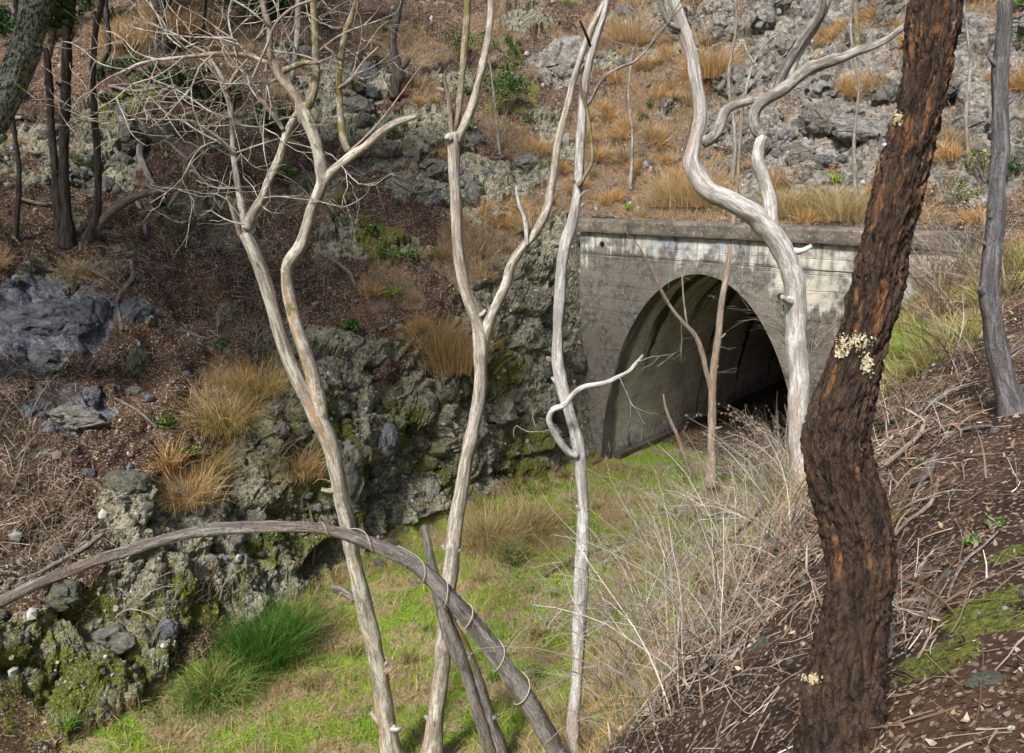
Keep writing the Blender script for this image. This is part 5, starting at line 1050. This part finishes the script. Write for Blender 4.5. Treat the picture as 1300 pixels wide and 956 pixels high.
# ------------------------------------------------------------------ green shrubs and herbs
LFG = [(.07, .14, .03), (.10, .19, .04), (.05, .10, .025), (.14, .24, .05), (.18, .26, .05)]
DLF = [(.035, .07, .025), (.05, .10, .03), (.06, .12, .04), (.03, .055, .02)]
def shrub(px, py, wp, hp, label, cols=LFG, n=900, L=.06, nc=9, name='shrub', stems=True, group=None, wf=.45):
    q = hit(px, py); dep = q[1] * CP - (q[2] - CH) * SP; w = wp * dep / F; h = hp * dep / F; o = empty(name, q); tag(o, label, 'shrub', group); cl = []; tb = []
    for i in range(nc):
        c = np.array([RNG.normal(0, .42) * w, RNG.normal(0, .3) * w, h * RNG.uniform(.25, .95)]); r = max(w, h) * RNG.uniform(.16, .32); cl.append((c, (r, r, r * .8)))
        if stems: tb.append(tube([np.array([0, 0, -.04]), c * .5 + RNG.normal(0, .03, 3), c], [.008, .006, .003], 5, .06, 0, seed=i))
    if tb: mobj('stems', tube_mesh('stems', tb, M['brown']), o)
    Pp = []; Nn = []
    for c, r in cl:
        m_ = n // nc; d_ = unit(RNG.normal(0, 1, (m_, 3))) * (RNG.random((m_, 1)) ** .5); Pp.append(c + d_ * np.array(r)); Nn.append(unit(d_ + [0, 0, .8]))
    p = np.concatenate(Pp); LL = L * RNG.uniform(.6, 1.3, len(p)); V, Fq, C = leaves(p, np.concatenate(Nn), LL, LL * wf, pal(cols, len(p), .2), .6, .25)
    mobj('foliage', npmesh('foliage', V, Fq, [M['leaf']], {'col': C}, smooth=False), o); return o
for a_ in [(60,40,80,60,'broad dark green thicket at the top left between the lichened trunk and the dark trunks',DLF,2600,.09),(205,18,70,40,'dark green leafy thicket at the top behind the straw mound',DLF+LFG[:1],2000,.09),(150,100,40,26,'low dark green bush under the wavy grey trunk',DLF,900,.08),(340,20,50,40,'dark green leaves behind the mossy limb at the top',DLF+LFG[:2],1400,.08),(20,130,40,40,'dark bush low behind the lichened leaning trunk',DLF,1200,.09),
           (640,150,44,70,'bushy dark green shrub on the slope just right of the forked tree top',LFG+DLF,1600,.07),
           (650,75,24,26,'bright green leafy shrub near the top of the slope by the forked tree',LFG,700,.07),
           (592,85,26,50,'green shrub behind the upper limbs of the forked tree',LFG+DLF,800,.07),
           (655,85,18,14,'low vivid green plant under the bright green shrub',LFG,300,.06),
           (270,140,60,45,'spreading dark green shrub behind the twiggy left limbs of the dead tree',DLF+LFG[:2],2200,.08),
           (335,170,46,40,'dark green shrub behind the twin stems of the dead tree',DLF+LFG[:2],1700,.08),
           (235,115,34,30,'dark green shrub in the shade left of the bare twigs',DLF,1200,.08),
           (365,232,24,24,'light green leafy plant between the twin stems of the dead tree',LFG,500,.07),
           (300,30,60,50,'green leafy bush at the top edge behind the dead tree',DLF+LFG[:2],1800,.09),
           (30,60,60,60,'dark green bush in the corner behind the lichened leaning trunk',DLF,2200,.10),
           (120,35,60,50,'dark green bush behind the wavy grey trunk',DLF+LFG[:1],2200,.10),
           (190,110,30,22,'low green plant on the far slope under the dark trunks',DLF+LFG[:2],700,.08),
           (1055,372,18,26,'green leafy plant against the portal wall left of the massive trunk',LFG,450,.06),
           (1004,400,16,26,'green weed in front of the portal right of the arch',LFG+DLF,350,.06),
           (1060,420,20,26,'dull green weed between the white and massive trunks',DLF+LFG,400,.05),
           (1158,355,14,22,'vivid green plant peeping past the right side of the massive trunk',LFG,300,.06),
           (1285,240,30,40,'dark green shrub at the right edge beyond the slender tree',DLF,1100,.06),
           (1290,15,22,22,'green tuft of leaves on the rock at the upper right corner',LFG,400,.06),
           (1250,230,40,40,'scrubby olive bush behind the slender grey tree',OLV+DLF,1100,.04),
           (1215,260,34,36,'scrubby dull green bush right of the massive trunk',OLV+DLF,900,.04),
           (690,215,14,10,'small green herb on the ledge beside the forked tree right limb',LFG,220,.05),
           (495,330,24,14,'low green herbs on the left rocks below the broken limb',LFG+DLF,420,.05),
           (530,330,26,16,'green herbs hanging above the golden tussock',LFG+DLF,420,.05),
           (480,300,18,20,'dark green fern like plant on the dark ledge',DLF+LFG,420,.06),
           (430,285,22,16,'green ground plant at the right twin stem of the dead tree',LFG+DLF,350,.05),
           (240,580,18,12,'bright green herb on the left slope above the orange tussock',LFG,300,.05),
           (70,480,14,8,'small dark green herb beneath the big blue boulder',DLF+LFG,220,.05),
           (345,690,16,18,'green herb on the mossy rock under the arching branch',LFG+DLF,260,.05),
           (495,375,18,10,'yellow green herb patch on the slope left of the golden tussock',GRN,300,.05),
           (590,500,14,22,'green herb in the cliff beside the forked tree',LFG,260,.04),
           (1235,690,10,8,'small green herb on the mossy near bank',LFG,160,.03),
           (1265,668,10,7,'second small green herb close to the moss at the right edge',LFG,160,.03),
           (1170,592,9,6,'tiny green seedling on the twig heap right of the massive trunk',LFG,90,.03),
           (800,268,14,8,'yellow green herb on the coping edge',GRN,180,.05),
           (1062,235,20,14,'yellow flowering green herb above the coping',GRN+[(.45,.42,.04)],320,.05),
           (1290,60,24,20,'grey green bush on the right hand rocks',DLF,500,.05)]:
    shrub(*a_)

# ------------------------------------------------------------------ dead weeds, arching pale stalks
def stalks(n, L, r, lean, droop, cols, spread, segs=8, side=True):
    th = RNG.random(n) * 6.283; d = unit(np.stack([np.cos(th) * lean, np.sin(th) * lean, np.ones(n)], 1) + RNG.normal(0, .15, (n, 3))); pos = RNG.normal(0, spread, (n, 3)); pos[:, 2] = -.03
    Ls = L * RNG.uniform(.5, 1.2, n); rs = r * RNG.uniform(.6, 1.3, n); Vs = []; s1 = RNG.normal(0, 1, (n, 3)); parts = []; c = pal(cols, n, .15); hd = d * np.array([1, 1, 0])
    for i in range(segs + 1):
        f = i / segs; a_ = unit(np.cross(d, s1)); b_ = np.cross(d, a_); rr = (rs * (1 - .75 * f))[:, None]
        for j in range(4): Vs.append(pos + (a_ * math.cos(j * 1.571) + b_ * math.sin(j * 1.571)) * rr)
        if side and i > 1 and i < segs:
            mk = RNG.random(n) < .55; k = int(mk.sum())
            if k: parts.append(rods(pos[mk], d[mk] + RNG.normal(0, .6, (k, 3)), Ls[mk] * RNG.uniform(.12, .35, k), rs[mk] * .45, c[mk], .25, 3, 3))
        pos = pos + d * (Ls / segs)[:, None]; d = unit(d + (hd * .35 - np.array([0, 0, 1.])) * (droop / segs) + RNG.normal(0, .07, (n, 3)))
    m = 4 * (segs + 1); V = np.stack(Vs, 1).reshape(-1, 3); b = (np.arange(n) * m)[:, None]
    fq = np.array([[i * 4 + j, i * 4 + (j + 1) % 4, i * 4 + 4 + (j + 1) % 4, i * 4 + 4 + j] for i in range(segs) for j in range(4)])
    return joinm([(V, (b[:, :, None] + fq[None]).reshape(-1, 4), np.repeat(c, m, axis=0))] + parts)
PAL_W = [(.33, .29, .24), (.26, .225, .185), (.52, .475, .41), (.17, .14, .11), (.30, .245, .18)]
def weed(px, py, h, n, label, cols=PAL_W, r=.0055, lean=.6, droop=1.1, spread=.12, group=None):
    n = int(n * .8); q = hit(px, py); V, Fq, C = stalks(n, h * 1.3, r, lean, droop, cols, spread); o = mobj('dead_weed', npmesh('dead_weed', V, Fq, [M['stem']], {'col': C}, smooth=False)); o.location = q.tolist()
    return tag(o, label, 'dead weed', group)
WD = [(850,770,1.3,46,'pale dry weed with long arching stalks amid the thicket on the cutting floor'),(905,700,1.4,50,'tall straw coloured weed clump in front of the white tree foot'),(955,690,1.4,46,'dense arching pale weed against the near bank edge'),
      (820,690,1.1,30,'open spray of pale stalks rising between the kinked tree and the thicket'),(990,640,1.3,46,'straw weed just left of the massive trunk below the white tree'),(945,620,1.2,40,'grey dry weed thicket below the right side of the tunnel mouth'),
      (880,640,1.0,30,'thin straw weed at the foot of the brown sapling'),(780,790,1.2,28,'sparse dead weed right of the kinked tree foot'),(800,850,1.2,36,'dead weed with crossing stalks in the lower middle'),(690,800,.9,18,'sparse twiggy weed left of the kinked tree foot'),
      (640,830,.8,14,'small twiggy weed beside the arching branch end'),(870,840,1.1,40,'straw weed at the foot of the near bank'),(920,790,1.1,40,'pale weed tangle beside the bark heap'),(960,560,1.1,34,'dark dry weed at the right jamb of the tunnel'),
      (1000,560,1.2,36,'grey weed beside the foot of the white tree'),(1040,480,1.1,34,'brown weed between the white trunk and the massive trunk'),(1050,420,1.1,34,'grey dry bush against the pale right wall of the portal'),(1010,440,1.0,28,'fine grey weed in front of the portal wall right of the arch'),
      (1210,400,1.1,40,'grey brown scrub on the right bank behind the massive trunk'),(1235,360,1.2,44,'tangled brown scrub left of the slender tree'),(1285,380,1.1,40,'grey scrub right of the slender tree'),(1200,330,1.1,36,'brown scrub at the right end of the coping'),
      (30,560,.9,36,'grey dry scrub at the left edge under the blue boulders'),(10,620,.8,30,'grey twig scrub below the left edge scrub'),(345,590,.7,26,'fine grey dead weed on the slope left of the mossy rock'),(320,440,.8,30,'grey dead weed draped behind the pale twin stems'),
      (215,330,.7,26,'grey twiggy weed on the shaded left slope'),(110,470,.6,20,'small grey weed at the blue boulder'),(600,110,1.0,18,'thin upright dead weed above the forked tree'),(700,160,.9,18,'thin brown weed by the pale outcrop'),
      (940,110,.9,22,'bare black twigged weed on the pale rock'),(1075,165,.5,14,'low dark bare twigs on the pale rock plate'),(800,210,.9,18,'thin upright weed in the straw above the coping'),(820,150,1.0,16,'thin brown weed high above the coping'),(160,780,.8,22,'dead brown weed on the left rocks below the arching branch'),
      (270,760,.7,18,'dead weed beside the large green tussock'),(415,850,.7,10,'small bare grey weed on the bright grass by the twin stemmed tree'),(730,640,.8,14,'sparse weed behind the kinked tree trunk'),(845,600,.9,14,'thin bent straw stalks near the brown sapling')]
WD += [(1160,540,.6,40,'low grey brown twiggy scrub on the bank right of the massive trunk bend'),(1225,470,.7,40,'low dry brown scrub on the bank below the slender tree'),(1150,650,.35,24,'small dry brown twiggy weed on bare soil right of the massive trunk'),(1185,790,.3,24,'small grey brown twig weed in the litter right of the massive trunk foot'),(880,610,.9,50,'fine grey twiggy weed under the dark arch'),(925,600,1.0,60,'fine tan twig tangle right in front of the tunnel mouth'),(970,610,1.1,60,'dense grey twig tangle at the right foot of the arch'),(1005,620,1.1,60,'dense tan twig tangle hiding the white tree foot'),(930,660,1.0,60,'dense grey tan tangle in the middle of the thicket'),(985,700,1.0,60,'dense twig tangle left of the massive trunk bend'),(1190,380,1.1,60,'thick grey brush hiding the right end of the portal wall'),(1180,360,1.1,50,'thick brown brush right behind the massive trunk at the coping'),(1215,350,1.0,50,'thick dry brush right of the coping end'),(1060,470,1.0,50,'thick dry brush between the white and massive trunks'),(1030,440,.9,40,'thin grey brush climbing the right portal wall'),(860,660,.9,40,'fine tan weed at the sapling foot'),(930,740,1.3,50,'thick pale weed tangle above the bark heap left of the massive trunk'),(860,720,1.2,44,'bright straw weed in the heart of the thicket'),(890,660,1.1,40,'leaning straw weed behind the thicket'),(1000,690,1.0,40,'wiry pale weed on the bank crest left of the massive trunk'),(830,800,1.1,40,'pale weed with crossed stalks where the bank meets the grass'),(900,850,1.0,44,'dense wiry straw weed at the bottom of the near bank'),(960,650,1.2,44,'straw weed fan below the white tree foot'),(770,720,1.0,24,'wispy weed in the open grass right of the kinked tree'),(850,900,1.0,40,'low straw weed below the near bank foot'),(780,880,.9,30,'low wiry weed close to the kinked tree foot')]
for w_ in WD:
    dk = any(s in w_[4] for s in ('dark', 'black', 'brown', 'grey')); weed(*w_, cols=(GREYS + [(.24, .18, .13)]) if dk else PAL_W, r=.0058 if w_[1] > 600 else .006)
# brown drooping seed heads at the right jamb
q = hit(985, 600); V, Fq, C = stalks(16, 2.2, .007, .5, 1.6, [(.28, .21, .18), (.36, .29, .25)], .15); tip = RNG.integers(0, len(V), 900); V2, F2, C2 = leaves(V[tip] + RNG.normal(0, .015, (900, 3)), np.tile([0, 0, -1.], (900, 1)), .07, .03, pal([(.26, .20, .18), (.36, .29, .26)], 900), .6, .5)
o = empty('seeding_weed', q); tag(o, 'tall brown weed with drooping withered seed heads at the right side of the tunnel mouth', 'dead weed')
mobj('stalks', npmesh('stalks', V, Fq, [M['stem']], {'col': C}, smooth=False), o); mobj('seed_heads', npmesh('seed_heads', V2, F2, [M['litter']], {'col': C2}, smooth=False), o)

for i_ in range(50):
    p_, n_ = pick(1, (fa < -4.2) * (fdep < 30) * (fpx < 440) * (.4 + (fpy < 330))); V, Fq, C = stalks(16, .9, .006, .9, 1.2, GREYS, .12); o = mobj('dead_weed', npmesh('dead_weed', V, Fq, [M['stem']], {'col': C}, smooth=False)); o.location = p_[0].tolist(); tag(o, 'sprawling grey brown dead weed on the dark left slope', 'dead weed', 'dead weeds on the left slope')
hm = []
for i_ in range(4):
    d_ = unit(RNG.normal(0, 1, (150, 3))) * RNG.random((150, 1)) ** .5 * np.array([.13, .13, .09]) + [0, 0, .08]; L_ = .055 * RNG.uniform(.6, 1.3, 150); V, Fq, C = leaves(d_, unit(d_ + [0, 0, 1]), L_, L_ * .45, pal(LFG + DLF, 150, .2), .6, .2); hm.append(npmesh('green_herb', V, Fq, [M['leaf']], {'col': C}, smooth=False))
p, n = pick(70, (fa < -3.2) * (fdep < 32) * (fpx < 900)); many('green_herb', hm, p, n, RNG.uniform(.5, 1.5, 70), 'small leafy green herb on the left hillside', 'herb', 'green herbs on the left hillside')
# ------------------------------------------------------------------ single fallen sticks
def stick(nodes, mat, label, lift=.02, name='fallen_stick', group=None):
    nd = P2(nodes); pts = []; rr = []
    for x_, y_, r_ in nd:
        q = hit(x_, y_); n_ = drop(q[0], q[1])[1]; dep = q[1] * CP - (q[2] - CH) * SP; rr.append(r_ * dep / F); pts.append(q + n_ * (rr[-1] * .6 + lift))
    b = np.array(pts[0]); SEED[0] += 1; o = empty(name, b); tag(o, label, 'stick', group); mobj('stem', tube_mesh('stem', [tube([q - b for q in pts], rr, 8, None, .05, seed=SEED[0] % 50)], M[mat]), o); return o
stick('1140,684,2 1155,666,2.4 1172,656,2.6 1186,642,2.6 1192,625,2.4 1194,612,1.6', 'brown', 'curved brown stick on bare soil right of the massive trunk')
stick('1160,620,3.5 1178,612,4.5 1188,600,5 1192,585,4', 'dead', 'short thick grey broken branch on the near bank', .03)
stick('1207,765,1.8 1216,740,2 1232,715,2 1250,700,1.8 1270,680,1.2', 'dead', 'long thin grey stick crossing the moss of the near bank')
stick('940,768,3 960,755,4 985,740,4 1005,725,3', 'brown', 'red brown bark strip on the twig heap left of the massive trunk', .05)
stick('1110,770,2.5 1130,758,3 1160,745,3 1185,735,2.5 1205,720,2', 'dead', 'grey stick lying on the litter right of the massive trunk foot')
stick('1120,850,3 1135,835,3.2 1138,800,3 1130,780,2.5', 'dead', 'grey stick standing against the litter by the massive trunk foot')
stick('860,742,2.2 900,715,2.2 950,690,2.4 1000,668,2.4', 'dead', 'long grey stick slanting up through the thicket', .25)
stick('450,765,4 440,758,5 430,752,5 420,750,4', 'dead', 'short dark log on the ground behind the twin stemmed tree')
stick('168,334,2.5 168,352,3 160,368,3 152,384,3 153,400,3 157,419,2.6', 'dead', 'thin curved grey stick on the left slope above the isolated blue rock')
stick('156,150,4 165,165,4.5 174,182,4.5 180,205,4 196,238,3.5', 'dead', 'dead grey snag lying down the shaded upper slope')
stick('138,168,2.5 148,190,2.8 158,208,2.5', 'dead', 'smaller grey snag parallel to the long snag')
stick('100,475,1.8 130,500,2 170,520,1.8 200,545,1.6', 'dead', 'thin stick lying across the soil below the upright greenish rock')
stick('1115,545,2.5 1150,540,3 1190,520,3 1215,500,2.5', 'dead', 'pale stick on top of the twig heap behind the massive trunk', .06)
stick('1130,600,2.5 1160,575,3 1175,560,3 1180,545,2', 'brown', 'brown branch sloping over the twig heap behind the massive trunk', .06)
stick('1110,870,4 1116,840,4 1128,800,3.4 1142,770,3', 'dead', 'weathered grey branch in the leaf litter close to the massive trunk', .03)
stick('880,868,3 905,850,3.4 930,835,3.2 950,818,3', 'dead', 'pale stick along the foot of the near bank', .03)
stick('690,735,1.6 720,718,1.8 760,700,1.8 800,690,1.4', 'dead', 'thin grey stick across the grass near the kinked tree', .05)
stick('20,745,2.5 60,725,3 105,700,3 130,680,2', 'dead', 'dark stick on the left slope beneath the arching branch')
for i, s_ in enumerate(['20,180,2 45,195,2.4 70,192,2', '150,230,2.5 175,262,3 185,300,2.4', '210,180,2 240,205,2.6 262,240,2', '270,300,2.2 300,318,2.6 345,322,2', '20,250,2 60,262,2.4 95,250,1.8', '175,150,2.2 200,172,2.8 214,200,2', '420,330,2 445,352,2.4 452,384,1.8', '380,210,1.8 420,262,2.2 440,300,1.6', '30,330,2 62,345,2.4 100,340,2', '250,90,2 300,108,2.6 350,102,2', '480,420,1.8 520,402,2 552,410,1.6', '140,110,2 180,118,2.4 230,104,2','60,640,1.5 85,655,1.6 110,662,1.4', '200,700,1.5 215,730,1.8 212,760,1.5', '230,420,1.5 260,430,1.6 290,428,1.4', '100,340,1.5 130,350,1.6 160,372,1.4', '390,640,1.5 400,680,1.8 395,720,1.5', '500,230,1.5 530,245,1.6 560,240,1.2', '1230,430,2 1260,436,2.2 1290,430,2', '1200,560,2 1230,548,2.4 1260,545,2']):
    stick(s_, 'dead', 'weathered grey twig lying loose on a slope', .02, group='loose weathered twigs')

# ------------------------------------------------------------------ light
SD = Vector((-.34, -.60, .72)).normalized()
w = bpy.data.worlds.new("World"); S.world = w; w.use_nodes = True; nt = w.node_tree; sky = nt.nodes.new('ShaderNodeTexSky'); sky.sky_type = 'NISHITA'; sky.sun_disc = False
sky.sun_elevation = math.asin(SD.z); sky.sun_rotation = math.atan2(SD.x, SD.y); sky.air_density = 1.3; sky.dust_density = 3.0
bg = nt.nodes['Background']; bg.inputs[1].default_value = .105; nt.links.new(sky.outputs[0], bg.inputs[0])
l = bpy.data.lights.new('sun', 'SUN'); l.energy = 3.9; l.angle = math.radians(9); l.color = (1.0, .975, .935); lo_ = bpy.data.objects.new('sun', l); link(lo_); lo_.rotation_euler = SD.to_track_quat('Z', 'Y').to_euler(); lo_.location = (-20, -12, 30)
cam = bpy.data.cameras.new('camera'); co = bpy.data.objects.new('camera', cam); link(co); co.location = (0, 0, CH); co.rotation_euler = (math.pi / 2 - PIT, 0, 0)
cam.sensor_width = 36; cam.lens = 36 * F / 1300; cam.shift_y = -(478 - CY) / 1300; cam.clip_start = .05; cam.clip_end = 400; S.camera = co
S.render.engine = 'CYCLES'; S.cycles.use_denoising = True; S.cycles.max_bounces = 4; S.cycles.diffuse_bounces = 3; S.cycles.glossy_bounces = 1; S.cycles.transmission_bounces = 2; S.cycles.use_adaptive_sampling = True; S.cycles.adaptive_threshold = .04; S.cycles.caustics_reflective = False; S.cycles.caustics_refractive = False
S.view_settings.view_transform = 'Standard'; S.view_settings.look = 'None'; S.view_settings.exposure = .62; S.view_settings.gamma = 1; S.view_settings.use_curve_mapping = False
